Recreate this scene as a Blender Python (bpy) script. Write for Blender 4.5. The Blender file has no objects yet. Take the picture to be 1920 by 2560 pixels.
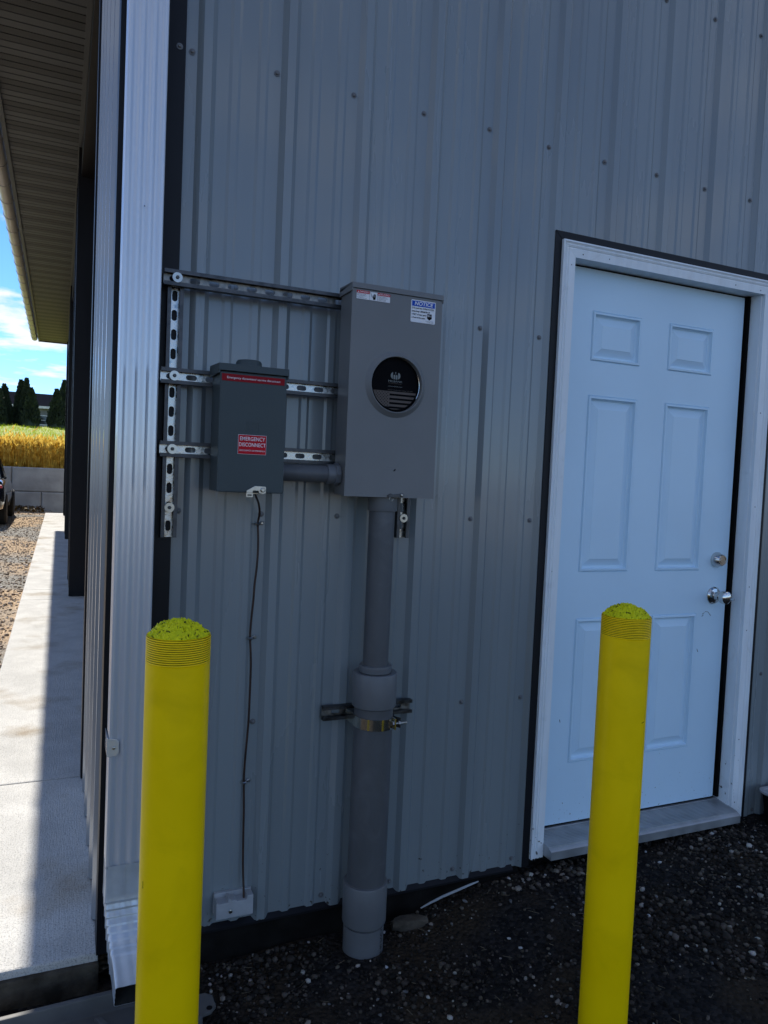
import bpy, bmesh, math, random
import numpy as np
from mathutils import Vector, Matrix
random.seed(7); RNG = np.random.default_rng(7)
scene = bpy.context.scene
C = scene.collection
R = math.radians

# ------------------------------------------------------------------ camera
cam_d = bpy.data.cameras.new('camera'); cam = bpy.data.objects.new('camera', cam_d); C.objects.link(cam)
cam_d.sensor_fit = 'VERTICAL'; cam_d.sensor_height = 24.0; cam_d.lens = 17.3947
cam_d.clip_start = 0.05; cam_d.clip_end = 3000
_m = Matrix(((0.915576, -0.021688, -0.40156), (-0.399746, 0.059818, -0.914672), (0.043858, 0.997974, 0.046098))).to_4x4()
_m.translation = (-0.13, -2.073, 1.41)
cam.matrix_world = _m
scene.camera = cam

# ------------------------------------------------------------------ sky, sun, exposure
SUN_TO = Vector((-0.652, 5.14, 4.385)).normalized()
SUN_EL = math.asin(SUN_TO.z); SUN_AZ = math.atan2(SUN_TO.x, SUN_TO.y)
world = bpy.data.worlds.new('World'); scene.world = world; world.use_nodes = True
wn, wl = world.node_tree.nodes, world.node_tree.links
wn.clear()
w_out = wn.new('ShaderNodeOutputWorld'); w_bg = wn.new('ShaderNodeBackground')
sky = wn.new('ShaderNodeTexSky'); sky.sky_type = 'NISHITA'; sky.sun_disc = False
sky.sun_elevation = SUN_EL; sky.sun_rotation = SUN_AZ
sky.air_density = 0.75; sky.dust_density = 0.0; sky.ozone_density = 5.0; sky.altitude = 0
w_bg.inputs['Strength'].default_value = 0.105
w_tc = wn.new('ShaderNodeTexCoord'); w_sep = wn.new('ShaderNodeSeparateXYZ')
wl.new(w_tc.outputs['Generated'], w_sep.inputs[0])
def wmath(op, a, b=None):
    n = wn.new('ShaderNodeMath'); n.operation = op
    for i, v in enumerate((a, b)):
        if v is None: continue
        if isinstance(v, (int, float)): n.inputs[i].default_value = v
        else: wl.new(v, n.inputs[i])
    return n.outputs[0]
zz = wmath('ADD', wmath('MAXIMUM', w_sep.outputs['Z'], 0.0), 0.10)
px_ = wmath('DIVIDE', w_sep.outputs['X'], zz); py_ = wmath('DIVIDE', w_sep.outputs['Y'], zz)
w_cmb = wn.new('ShaderNodeCombineXYZ'); wl.new(px_, w_cmb.inputs[0]); wl.new(py_, w_cmb.inputs[1])
w_noise = wn.new('ShaderNodeTexNoise'); w_noise.inputs['Scale'].default_value = 2.2
w_noise.inputs['Detail'].default_value = 9; w_noise.inputs['Roughness'].default_value = 0.56
w_map = wn.new('ShaderNodeMapping'); w_map.inputs['Location'].default_value = (12.2, 3.3, 0.0)
wl.new(w_cmb.outputs[0], w_map.inputs['Vector']); wl.new(w_map.outputs[0], w_noise.inputs['Vector'])
w_ramp = wn.new('ShaderNodeValToRGB'); w_ramp.color_ramp.elements[0].position = 0.50; w_ramp.color_ramp.elements[1].position = 0.61
wl.new(w_noise.outputs['Fac'], w_ramp.inputs['Fac'])
w_mix = wn.new('ShaderNodeMix'); w_mix.data_type = 'RGBA'
w_mix.inputs['B'].default_value = (5.2, 5.3, 5.4, 1)
wl.new(wmath('MULTIPLY', w_ramp.outputs['Color'], 0.92), w_mix.inputs['Factor'])
w_hsv = wn.new('ShaderNodeHueSaturation'); w_hsv.inputs['Saturation'].default_value = 1.12
wl.new(sky.outputs['Color'], w_hsv.inputs['Color'])
w_tint = wn.new('ShaderNodeMix'); w_tint.data_type = 'RGBA'; w_tint.blend_type = 'MULTIPLY'; w_tint.inputs['Factor'].default_value = 1.0
w_tint.inputs['B'].default_value = (0.86, 0.91, 1.0, 1)
wl.new(w_hsv.outputs['Color'], w_tint.inputs['A']); wl.new(w_tint.outputs['Result'], w_mix.inputs['A'])
wl.new(w_mix.outputs['Result'], w_bg.inputs['Color']); wl.new(w_bg.outputs[0], w_out.inputs[0])

sun_d = bpy.data.lights.new('sun', 'SUN'); sun_d.energy = 4.0; sun_d.angle = R(0.42); sun_d.color = (1.0, 0.95, 0.86)
sun = bpy.data.objects.new('sun', sun_d); C.objects.link(sun)
sun.rotation_euler = SUN_TO.to_track_quat('Z', 'Y').to_euler(); sun.location = SUN_TO * 30

vs = scene.view_settings
vs.view_transform = 'Standard'; vs.look = 'None'; vs.gamma = 1; vs.use_curve_mapping = False; vs.exposure = 0.95
scene.cycles.use_denoising = True
scene.cycles.max_bounces = 8; scene.cycles.transparent_max_bounces = 8

# ------------------------------------------------------------------ materials
def mat(name, col, rough=0.5, metal=0.0, var=0.12, scale=6.0, bump=0.0, bscale=None, col2=None, stretch=None, spec=0.5, coat=0.0, detail=6.0, contrast=(0.35, 0.65), rvar=0.0, bdetail=5.0):
    m = bpy.data.materials.new(name); m.use_nodes = True
    n, l = m.node_tree.nodes, m.node_tree.links
    b = n['Principled BSDF']
    b.inputs['Roughness'].default_value = rough; b.inputs['Metallic'].default_value = metal
    b.inputs['Specular IOR Level'].default_value = spec
    if coat: b.inputs['Coat Weight'].default_value = coat; b.inputs['Coat Roughness'].default_value = 0.08
    tc = n.new('ShaderNodeTexCoord'); mp = n.new('ShaderNodeMapping'); l.new(tc.outputs['Object'], mp.inputs[0])
    if stretch: mp.inputs['Scale'].default_value = stretch
    nz = n.new('ShaderNodeTexNoise'); nz.inputs['Scale'].default_value = scale; nz.inputs['Detail'].default_value = detail
    l.new(mp.outputs[0], nz.inputs['Vector'])
    rp = n.new('ShaderNodeValToRGB'); rp.color_ramp.elements[0].position = contrast[0]; rp.color_ramp.elements[1].position = contrast[1]
    c2 = col2 if col2 else tuple(min(1, c * (1 + var)) for c in col)
    c1 = col if col2 else tuple(c * (1 - var) for c in col)
    rp.color_ramp.elements[0].color = (*c1, 1); rp.color_ramp.elements[1].color = (*c2, 1)
    l.new(nz.outputs['Fac'], rp.inputs[0]); l.new(rp.outputs[0], b.inputs['Base Color'])
    if rvar:
        mr = n.new('ShaderNodeMapRange'); mr.inputs['From Min'].default_value = 0.3; mr.inputs['From Max'].default_value = 0.7
        mr.inputs['To Min'].default_value = rough - rvar; mr.inputs['To Max'].default_value = rough + rvar
        l.new(nz.outputs['Fac'], mr.inputs[0]); l.new(mr.outputs[0], b.inputs['Roughness'])
    if bump:
        n2 = n.new('ShaderNodeTexNoise'); n2.inputs['Scale'].default_value = bscale or scale * 8; n2.inputs['Detail'].default_value = bdetail
        l.new(mp.outputs[0], n2.inputs['Vector'])
        bp = n.new('ShaderNodeBump'); bp.inputs['Strength'].default_value = 1.0; bp.inputs['Distance'].default_value = bump
        l.new(n2.outputs['Fac'], bp.inputs['Height']); l.new(bp.outputs[0], b.inputs['Normal'])
    return m

def nodes_of(m): return m.node_tree.nodes, m.node_tree.links, m.node_tree.nodes['Principled BSDF']

M = {}
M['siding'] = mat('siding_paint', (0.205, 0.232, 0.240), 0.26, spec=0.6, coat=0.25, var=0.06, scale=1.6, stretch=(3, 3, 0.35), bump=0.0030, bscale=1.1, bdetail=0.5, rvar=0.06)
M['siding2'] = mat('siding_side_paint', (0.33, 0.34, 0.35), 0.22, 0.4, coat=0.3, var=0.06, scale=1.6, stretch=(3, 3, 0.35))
M['trim'] = mat('charcoal_trim', (0.008, 0.008, 0.010), 0.45, spec=0.22, var=0.2, scale=3, stretch=(3, 3, .5))
M['skirt'] = mat('dark_skirt_board', (0.010, 0.009, 0.008), 0.9, spec=0.1, var=0.4, scale=12, bump=0.002)
M['screw'] = mat('painted_screw', (0.125, 0.125, 0.127), 0.45, 0.1, scale=60)
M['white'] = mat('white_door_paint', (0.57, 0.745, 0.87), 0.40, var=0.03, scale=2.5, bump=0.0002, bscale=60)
M['casing'] = mat('white_casing_wood', (0.74, 0.78, 0.80), 0.5, var=0.035, scale=9, stretch=(4, 4, 0.6), bump=0.0004, bscale=30)
M['black'] = mat('black_rubber', (0.004, 0.004, 0.004), 0.8, spec=0.1, scale=20)
M['alu'] = mat('threshold_aluminium', (0.42, 0.43, 0.44), 0.42, 0.7, scale=15, var=0.12, rvar=0.08)
M['chrome'] = mat('satin_nickel', (0.62, 0.61, 0.58), 0.16, 1.0, scale=20, var=0.05)
M['downspout'] = mat('downspout_paint', (0.62, 0.64, 0.67), 0.24, 0.38, var=0.03, scale=2, stretch=(3, 3, .2), coat=0.6)
M['elbow'] = mat('elbow_paint', (0.56, 0.59, 0.62), 0.28, 0.35, var=0.16, scale=14, coat=0.2)
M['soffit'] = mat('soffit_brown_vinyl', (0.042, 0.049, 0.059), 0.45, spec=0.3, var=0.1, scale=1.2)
M['gutter'] = mat('gutter_grey', (0.34, 0.33, 0.31), 0.3, var=0.1, scale=3)
M['roof'] = mat('roof_steel', (0.05, 0.05, 0.055), 0.45, var=0.1, scale=2)
M['galv'] = mat('galvanised_steel', (0.42, 0.42, 0.41), 0.28, 1.0, var=0.45, scale=70, rvar=0.14, bump=0.0003, bscale=120, contrast=(0.3, 0.7))
M['galvdark'] = mat('dark_galvanised', (0.075, 0.075, 0.078), 0.42, 1.0, var=0.35, scale=40, rvar=0.1)
M['galvmid'] = mat('weathered_galvanised', (0.20, 0.19, 0.175), 0.4, 1.0, var=0.4, scale=60, rvar=0.1)
M['zinc'] = mat('bright_zinc', (0.40, 0.39, 0.36), 0.28, 1.0, var=0.1, scale=60)
M['brass'] = mat('yellow_zinc_strap', (0.66, 0.64, 0.56), 0.18, 1.0, var=0.12, scale=40)
M['meter'] = mat('meter_grey_enamel', (0.165, 0.165, 0.162), 0.4, spec=0.35, var=0.05, scale=5, bump=0.0002, bscale=90)
M['disc'] = mat('disconnect_slate_enamel', (0.046, 0.060, 0.062), 0.42, spec=0.3, var=0.05, scale=5, bump=0.0002, bscale=90)
M['pvc'] = mat('grey_pvc', (0.088, 0.090, 0.094), 0.45, spec=0.35, var=0.1, scale=7, stretch=(2, 2, .5))
M['pvc2'] = mat('grey_pvc_fitting', (0.128, 0.132, 0.137), 0.42, var=0.07, scale=9)
M['wire'] = mat('brown_copper_wire', (0.035, 0.016, 0.010), 0.45, 0.2, var=0.3, scale=30)
M['plastic_white'] = mat('white_plastic', (0.34, 0.35, 0.36), 0.5, var=0.08, scale=25)
M['yellow'] = mat('bollard_yellow_paint', (0.96, 0.63, 0.0), 0.38, spec=0.18, var=0.05, scale=5, bump=0.0003, bscale=25, rvar=0.06)
M['yellowcap'] = mat('painted_rough_concrete', (0.50, 0.52, 0.004), 0.6, spec=0.2, scale=42, bump=0.006, bscale=70, col2=(0.70, 0.66, 0.006), contrast=(0.32, 0.5))
def pit(m):
    n, l, b = nodes_of(m); src = b.inputs['Base Color'].links[0].from_socket
    tc = n.new('ShaderNodeTexCoord'); nz = n.new('ShaderNodeTexNoise'); nz.inputs['Scale'].default_value = 150; nz.inputs['Detail'].default_value = 3
    l.new(tc.outputs['Object'], nz.inputs['Vector'])
    rp = n.new('ShaderNodeValToRGB'); rp.color_ramp.elements[0].position = 0.32; rp.color_ramp.elements[1].position = 0.41
    rp.color_ramp.elements[0].color = (0.06, 0.08, 0.05, 1); rp.color_ramp.elements[1].color = (1, 1, 1, 1); l.new(nz.outputs['Fac'], rp.inputs[0])
    mx = n.new('ShaderNodeMix'); mx.data_type = 'RGBA'; mx.blend_type = 'MULTIPLY'; mx.inputs['Factor'].default_value = 1
    l.new(src, mx.inputs['A']); l.new(rp.outputs[0], mx.inputs['B']); l.new(mx.outputs['Result'], b.inputs['Base Color'])
pit(M['yellowcap'])
M['splash'] = mat('grey_plastic_tray', (0.10, 0.097, 0.092), 0.55, spec=0.25, var=0.15, scale=8)
M['red'] = mat('red_label', (0.50, 0.006, 0.016), 0.5, spec=0.15, scale=30, var=0.05)
M['redd'] = mat('dark_red_label', (0.26, 0.004, 0.010), 0.5, spec=0.15, scale=30, var=0.05)
M['inkw'] = mat('white_print', (0.75, 0.75, 0.76), 0.5, scale=30, var=0.03)
M['inkpink'] = mat('pale_print', (0.85, 0.78, 0.78), 0.5, scale=30, var=0.03)
M['inkb'] = mat('black_print', (0.006, 0.006, 0.007), 0.6, spec=0.1, scale=30)
M['blue'] = mat('blue_label', (0.008, 0.07, 0.42), 0.5, spec=0.15, scale=30, var=0.05)
M['discblack'] = mat('black_cover_plate', (0.002, 0.002, 0.003), 0.6, spec=0.06, scale=30)
M['bronze'] = mat('bronze_print', (0.11, 0.090, 0.078), 0.6, spec=0.1, scale=30, var=0.05)
M['greyprint'] = mat('grey_print', (0.20, 0.21, 0.20), 0.6, spec=0.1, scale=30, var=0.05)
M['stone'] = mat('pale_stone', (0.085, 0.070, 0.052), 0.9, spec=0.2, scale=25, var=0.3, bump=0.002)
M['slab'] = mat('broom_concrete', (0.54, 0.525, 0.49), 0.9, spec=0.2, var=0.10, scale=5, bump=0.0018, bscale=160)
M['block'] = mat('cast_concrete_block', (0.33, 0.325, 0.31), 0.9, var=0.16, scale=2.4, bump=0.006, bscale=9)
M['bark'] = mat('bark', (0.06, 0.045, 0.03), 0.9, scale=10, var=0.3)
M['conifer'] = mat('arborvitae_foliage', (0.010, 0.020, 0.008), 0.75, scale=1.1, col2=(0.028, 0.045, 0.016), var=.3)
M['carpaint'] = mat('black_blue_car_paint', (0.006, 0.010, 0.020), 0.22, scale=3, coat=1.0)
M['tyre'] = mat('tyre_rubber', (0.012, 0.012, 0.012), 0.8, scale=10)
M['rim'] = mat('alloy_rim', (0.35, 0.35, 0.36), 0.3, 0.9, scale=10)
M['tail'] = mat('red_tail_lamp', (0.55, 0.01, 0.04), 0.12, scale=10, coat=1.0)
M['hroof'] = mat('house_shingles', (0.012, 0.013, 0.018), 1.0, spec=0.0, scale=6, var=.2)
M['hwall'] = mat('house_grey_siding', (0.20, 0.20, 0.21), 0.8, scale=2)
M['hwhite'] = mat('house_white_trim', (0.6, 0.6, 0.6), 0.6, scale=2)
M['hglass'] = mat('house_window_glass', (0.03, 0.035, 0.04), 0.05, scale=2)
M['straw'] = mat('dry_straw', (0.15, 0.115, 0.07), 0.8, scale=30, var=.3)

def glass_mat():
    m = bpy.data.materials.new('car_glass'); m.use_nodes = True
    n, l = m.node_tree.nodes, m.node_tree.links; b = n['Principled BSDF']
    b.inputs['Base Color'].default_value = (0.02, 0.025, 0.03, 1); b.inputs['Roughness'].default_value = 0.03
    t = n.new('ShaderNodeBsdfTransparent'); t.inputs[0].default_value = (0.75, 0.8, 0.8, 1)
    mx = n.new('ShaderNodeMixShader'); mx.inputs[0].default_value = 0.25
    l.new(t.outputs[0], mx.inputs[1]); l.new(b.outputs[0], mx.inputs[2]); l.new(mx.outputs[0], n['Material Output'].inputs[0])
    return m
M['glass'] = glass_mat()

def leafy(name, c1, c2, scale, trans=0.5):
    m = mat(name, c1, 0.7, scale=scale, col2=c2, contrast=(0.35, 0.65), spec=0.2)
    n, l, b = nodes_of(m)
    t = n.new('ShaderNodeBsdfTranslucent'); mx = n.new('ShaderNodeMixShader'); mx.inputs[0].default_value = trans
    src = b.inputs['Base Color'].links[0].from_socket
    l.new(src, t.inputs[0]); l.new(b.outputs[0], mx.inputs[1]); l.new(t.outputs[0], mx.inputs[2])
    l.new(mx.outputs[0], n['Material Output'].inputs[0])
    return m
M['wheat'] = leafy('golden_dry_grass', (0.34, 0.18, 0.010), (0.84, 0.62, 0.13), 7.0, 0.42)
M['field'] = mat('green_field', (0.16, 0.22, 0.008), 0.9, scale=0.35, col2=(0.27, 0.30, 0.012), bump=0.08, bscale=5)
M['fieldgrass'] = leafy('field_grass', (0.26, 0.34, 0.008), (0.44, 0.48, 0.02), 0.3)

def ground_mat():
    m = bpy.data.materials.new('gravel_ground'); m.use_nodes = True
    n, l, b = nodes_of(m)
    tc = n.new('ShaderNodeTexCoord')
    v = n.new('ShaderNodeTexVoronoi'); v.inputs['Scale'].default_value = 70
    l.new(tc.outputs['Object'], v.inputs['Vector'])
    nz = n.new('ShaderNodeTexNoise'); nz.inputs['Scale'].default_value = 1.3; nz.inputs['Detail'].default_value = 8
    l.new(tc.outputs['Object'], nz.inputs['Vector'])
    tan = n.new('ShaderNodeValToRGB'); e = tan.color_ramp.elements
    e[0].position = 0.1; e[0].color = (0.24, 0.16, 0.095, 1); e[1].position = 0.9; e[1].color = (0.62, 0.46, 0.30, 1)
    sv = n.new('ShaderNodeSeparateColor'); l.new(v.outputs['Color'], sv.inputs[0]); l.new(sv.outputs[0], tan.inputs[0])
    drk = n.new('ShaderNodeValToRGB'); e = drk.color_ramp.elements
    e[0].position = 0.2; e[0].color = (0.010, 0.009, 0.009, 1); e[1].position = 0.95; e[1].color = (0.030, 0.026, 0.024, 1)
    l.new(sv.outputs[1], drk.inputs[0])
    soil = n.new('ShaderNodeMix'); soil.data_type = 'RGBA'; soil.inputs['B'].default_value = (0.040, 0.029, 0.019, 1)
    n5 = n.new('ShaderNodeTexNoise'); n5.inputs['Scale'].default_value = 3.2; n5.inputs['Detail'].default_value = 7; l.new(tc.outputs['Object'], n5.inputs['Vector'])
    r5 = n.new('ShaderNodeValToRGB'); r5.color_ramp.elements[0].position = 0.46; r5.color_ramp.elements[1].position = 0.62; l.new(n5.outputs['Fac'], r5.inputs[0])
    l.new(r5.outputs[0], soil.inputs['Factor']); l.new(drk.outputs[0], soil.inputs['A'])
    # grey stretch and tan stretch of the lot
    gry = n.new('ShaderNodeValToRGB'); e = gry.color_ramp.elements
    e[0].position = 0.1; e[0].color = (0.10, 0.095, 0.085, 1); e[1].position = 0.9; e[1].color = (0.42, 0.39, 0.34, 1)
    l.new(sv.outputs[2], gry.inputs[0])
    mg = n.new('ShaderNodeMix'); mg.data_type = 'RGBA'
    n3 = n.new('ShaderNodeTexNoise'); n3.inputs['Scale'].default_value = 0.5; n3.inputs['Detail'].default_value = 4; l.new(tc.outputs['Object'], n3.inputs['Vector'])
    r3 = n.new('ShaderNodeValToRGB'); r3.color_ramp.elements[0].position = 0.45; r3.color_ramp.elements[1].position = 0.55
    l.new(n3.outputs['Fac'], r3.inputs[0]); l.new(r3.outputs[0], mg.inputs['Factor']); l.new(tan.outputs[0], mg.inputs['A']); l.new(gry.outputs[0], mg.inputs['B'])
    # dark damp crushed stone bed along the gable wall, carried on unseen behind the camera to cut bounce light
    sp = n.new('ShaderNodeSeparateXYZ'); l.new(tc.outputs['Object'], sp.inputs[0])
    def mth(op, a, bb):
        q = n.new('ShaderNodeMath'); q.operation = op
        for i, s in enumerate((a, bb)):
            if isinstance(s, (int, float)): q.inputs[i].default_value = s
            else: l.new(s, q.inputs[i])
        return q.outputs[0]
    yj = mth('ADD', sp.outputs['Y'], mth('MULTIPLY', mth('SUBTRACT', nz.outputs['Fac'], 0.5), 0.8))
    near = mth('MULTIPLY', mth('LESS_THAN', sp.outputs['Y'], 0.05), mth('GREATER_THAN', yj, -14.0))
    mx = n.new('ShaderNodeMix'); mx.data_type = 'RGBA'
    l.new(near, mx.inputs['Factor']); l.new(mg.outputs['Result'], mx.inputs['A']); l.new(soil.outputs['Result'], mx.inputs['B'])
    l.new(mx.outputs['Result'], b.inputs['Base Color'])
    b.inputs['Roughness'].default_value = 0.95; b.inputs['Specular IOR Level'].default_value = 0.12
    bp = n.new('ShaderNodeBump'); bp.inputs['Distance'].default_value = 0.012; bp.invert = True
    l.new(v.outputs['Distance'], bp.inputs['Height']); l.new(bp.outputs[0], b.inputs['Normal'])
    return m
M['ground'] = ground_mat()

def pebble_mat(name, cols, rough=0.75):
    # random colour per stone from a per-face attribute
    m = bpy.data.materials.new(name); m.use_nodes = True
    n, l, b = nodes_of(m)
    a = n.new('ShaderNodeAttribute'); a.attribute_name = 'tone'
    rp = n.new('ShaderNodeValToRGB'); rp.color_ramp.interpolation = 'LINEAR'
    el = rp.color_ramp.elements
    while len(el) < len(cols): el.new(0.5)
    for i, (p, c) in enumerate(cols): el[i].position = p; el[i].color = (*c, 1)
    l.new(a.outputs['Fac'], rp.inputs[0])
    nz = n.new('ShaderNodeTexNoise'); nz.inputs['Scale'].default_value = 220
    tc = n.new('ShaderNodeTexCoord'); l.new(tc.outputs['Object'], nz.inputs['Vector'])
    mx = n.new('ShaderNodeMix'); mx.data_type = 'RGBA'; mx.blend_type = 'MULTIPLY'; mx.inputs['Factor'].default_value = 0.5
    l.new(rp.outputs[0], mx.inputs['A']); l.new(nz.outputs['Color'], mx.inputs['B'])
    l.new(mx.outputs['Result'], b.inputs['Base Color']); b.inputs['Roughness'].default_value = rough; b.inputs['Specular IOR Level'].default_value = 0.15
    return m
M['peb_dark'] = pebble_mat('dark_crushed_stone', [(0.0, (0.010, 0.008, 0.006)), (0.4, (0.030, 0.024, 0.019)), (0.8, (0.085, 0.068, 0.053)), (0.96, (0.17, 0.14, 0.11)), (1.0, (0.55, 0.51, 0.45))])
M['peb_tan'] = pebble_mat('tan_gravel', [(0.0, (0.18, 0.125, 0.08)), (0.5, (0.48, 0.355, 0.24)), (0.85, (0.64, 0.51, 0.38)), (1.0, (0.82, 0.75, 0.66))])

def soil_flecks(m, top=0.42, scale=75, col=(0.05, 0.042, 0.033), base=0.63):
    # splashed dirt: specks that get rarer with height above the ground
    n, l, b = nodes_of(m); src = b.inputs['Base Color'].links[0].from_socket
    tc = n.new('ShaderNodeTexCoord'); nz = n.new('ShaderNodeTexNoise'); nz.inputs['Scale'].default_value = scale; nz.inputs['Detail'].default_value = 4
    l.new(tc.outputs['Object'], nz.inputs['Vector']); sp = n.new('ShaderNodeSeparateXYZ'); l.new(tc.outputs['Object'], sp.inputs[0])
    mr = n.new('ShaderNodeMapRange'); mr.inputs['From Min'].default_value = 0.1; mr.inputs['From Max'].default_value = top
    mr.inputs['To Min'].default_value = base - 0.07; mr.inputs['To Max'].default_value = base + 0.12; l.new(sp.outputs['Z'], mr.inputs[0])
    gt = n.new('ShaderNodeMath'); gt.operation = 'SUBTRACT'; l.new(nz.outputs['Fac'], gt.inputs[0]); l.new(mr.outputs[0], gt.inputs[1])
    ml = n.new('ShaderNodeMath'); ml.operation = 'MULTIPLY'; ml.use_clamp = True; ml.inputs[1].default_value = 14; l.new(gt.outputs[0], ml.inputs[0])
    mx = n.new('ShaderNodeMix'); mx.data_type = 'RGBA'; mx.inputs['B'].default_value = (*col, 1)
    l.new(ml.outputs[0], mx.inputs['Factor']); l.new(src, mx.inputs['A']); l.new(mx.outputs['Result'], b.inputs['Base Color'])
soil_flecks(M['siding'], base=0.69); soil_flecks(M['casing'], 0.6, 60, base=0.66); soil_flecks(M['white'], 0.7, 90, (0.08, 0.08, 0.08), base=0.68)
def smudge(m, scale, lo, hi, col):
    n, l, b = nodes_of(m); src = b.inputs['Base Color'].links[0].from_socket
    tc = n.new('ShaderNodeTexCoord'); nz = n.new('ShaderNodeTexNoise'); nz.inputs['Scale'].default_value = scale; nz.inputs['Detail'].default_value = 8; nz.inputs['Distortion'].default_value = 1.2
    l.new(tc.outputs['Object'], nz.inputs['Vector'])
    rp = n.new('ShaderNodeValToRGB'); rp.color_ramp.elements[0].position = lo; rp.color_ramp.elements[1].position = hi
    rp.color_ramp.elements[0].color = (1, 1, 1, 1); rp.color_ramp.elements[1].color = (*col, 1); l.new(nz.outputs['Fac'], rp.inputs[0])
    mx = n.new('ShaderNodeMix'); mx.data_type = 'RGBA'; mx.blend_type = 'MULTIPLY'; mx.inputs['Factor'].default_value = 1
    l.new(src, mx.inputs['A']); l.new(rp.outputs[0], mx.inputs['B']); l.new(mx.outputs['Result'], b.inputs['Base Color'])
smudge(M['yellow'], 6, 0.50, 0.80, (0.84, 0.84, 0.9)); smudge(M['pvc'], 12, 0.5, 0.75, (1.25, 1.25, 1.25)); smudge(M['casing'], 14, 0.60, 0.80, (0.86, 0.85, 0.83))
def broom():
    # broom lines across the walk plus stains
    m = M['slab']; n, l, b = nodes_of(m)
    tc = n.new('ShaderNodeTexCoord'); mp = n.new('ShaderNodeMapping'); mp.inputs['Scale'].default_value = (220, 14, 1)
    l.new(tc.outputs['Object'], mp.inputs[0])
    nz = n.new('ShaderNodeTexNoise'); nz.inputs['Scale'].default_value = 1.0; nz.inputs['Detail'].default_value = 4
    l.new(mp.outputs[0], nz.inputs['Vector'])
    old = b.inputs['Normal'].links[0].from_node
    bp = n.new('ShaderNodeBump'); bp.inputs['Distance'].default_value = 0.0015
    l.new(nz.outputs['Fac'], bp.inputs['Height']); l.new(old.outputs[0], bp.inputs['Normal']); l.new(bp.outputs[0], b.inputs['Normal'])
    src = b.inputs['Base Color'].links[0].from_socket
    n2 = n.new('ShaderNodeTexNoise'); n2.inputs['Scale'].default_value = 2.6; n2.inputs['Detail'].default_value = 7; l.new(tc.outputs['Object'], n2.inputs['Vector'])
    rp = n.new('ShaderNodeValToRGB'); rp.color_ramp.elements[0].position = 0.56; rp.color_ramp.elements[1].position = 0.74
    rp.color_ramp.elements[0].color = (1, 1, 1, 1); rp.color_ramp.elements[1].color = (0.62, 0.53, 0.42, 1)
    l.new(n2.outputs['Fac'], rp.inputs[0])
    n4 = n.new('ShaderNodeTexNoise'); n4.inputs['Scale'].default_value = 260; n4.inputs['Detail'].default_value = 2; l.new(tc.outputs['Object'], n4.inputs['Vector'])
    r4 = n.new('ShaderNodeValToRGB'); r4.color_ramp.elements[0].position = 0.30; r4.color_ramp.elements[1].position = 0.5
    r4.color_ramp.elements[0].color = (0.55, 0.55, 0.55, 1); r4.color_ramp.elements[1].color = (1, 1, 1, 1)
    l.new(n4.outputs['Fac'], r4.inputs[0])
    for s in (rp, r4):
        mx = n.new('ShaderNodeMix'); mx.data_type = 'RGBA'; mx.blend_type = 'MULTIPLY'; mx.inputs['Factor'].default_value = 1
        l.new(src, mx.inputs['A']); l.new(s.outputs[0], mx.inputs['B']); src = mx.outputs['Result']
    l.new(src, b.inputs['Base Color'])
broom()

def vent_mat():
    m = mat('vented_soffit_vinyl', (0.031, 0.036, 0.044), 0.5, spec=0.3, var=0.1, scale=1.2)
    n, l, b = nodes_of(m)
    tc = n.new('ShaderNodeTexCoord'); br = n.new('ShaderNodeTexBrick'); br.inputs['Scale'].default_value = 1
    mp = n.new('ShaderNodeMapping'); mp.inputs['Scale'].default_value = (30, 60, 1); l.new(tc.outputs['Object'], mp.inputs[0]); l.new(mp.outputs[0], br.inputs['Vector'])
    br.inputs['Mortar Size'].default_value = 0.12; br.inputs['Brick Width'].default_value = 0.6; br.inputs['Row Height'].default_value = 0.5
    src = b.inputs['Base Color'].links[0].from_socket
    br.inputs['Color1'].default_value = (0.25, 0.25, 0.25, 1); br.inputs['Color2'].default_value = (0.25, 0.25, 0.25, 1); br.inputs['Mortar'].default_value = (1, 1, 1, 1)
    mx = n.new('ShaderNodeMix'); mx.data_type = 'RGBA'; mx.blend_type = 'MULTIPLY'; mx.inputs['Factor'].default_value = 1
    l.new(src, mx.inputs['A']); l.new(br.outputs['Color'], mx.inputs['B']); l.new(mx.outputs['Result'], b.inputs['Base Color'])
    return m
M['vent'] = vent_mat()

# ------------------------------------------------------------------ object helpers
def wloc(o):
    v = Vector((0, 0, 0))
    while o: v = v + o.location; o = o.parent
    return v
def tag(o, label=None, cat=None, group=None, kind=None):
    if label: o['label'] = label
    if cat: o['category'] = cat
    if group: o['group'] = group
    if kind: o['kind'] = kind
    return o
def thing(name, label, cat, loc, group=None):
    o = bpy.data.objects.new(name, None); C.objects.link(o); o.location = loc; o.empty_display_size = 0.05
    return tag(o, label, cat, group)
def mesh_obj(name, me, m, parent=None, origin=None):
    o = bpy.data.objects.new(name, me); C.objects.link(o)
    if me and m is not None and len(me.materials) == 0: me.materials.append(m)
    if parent: o.parent = parent
    return o

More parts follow.
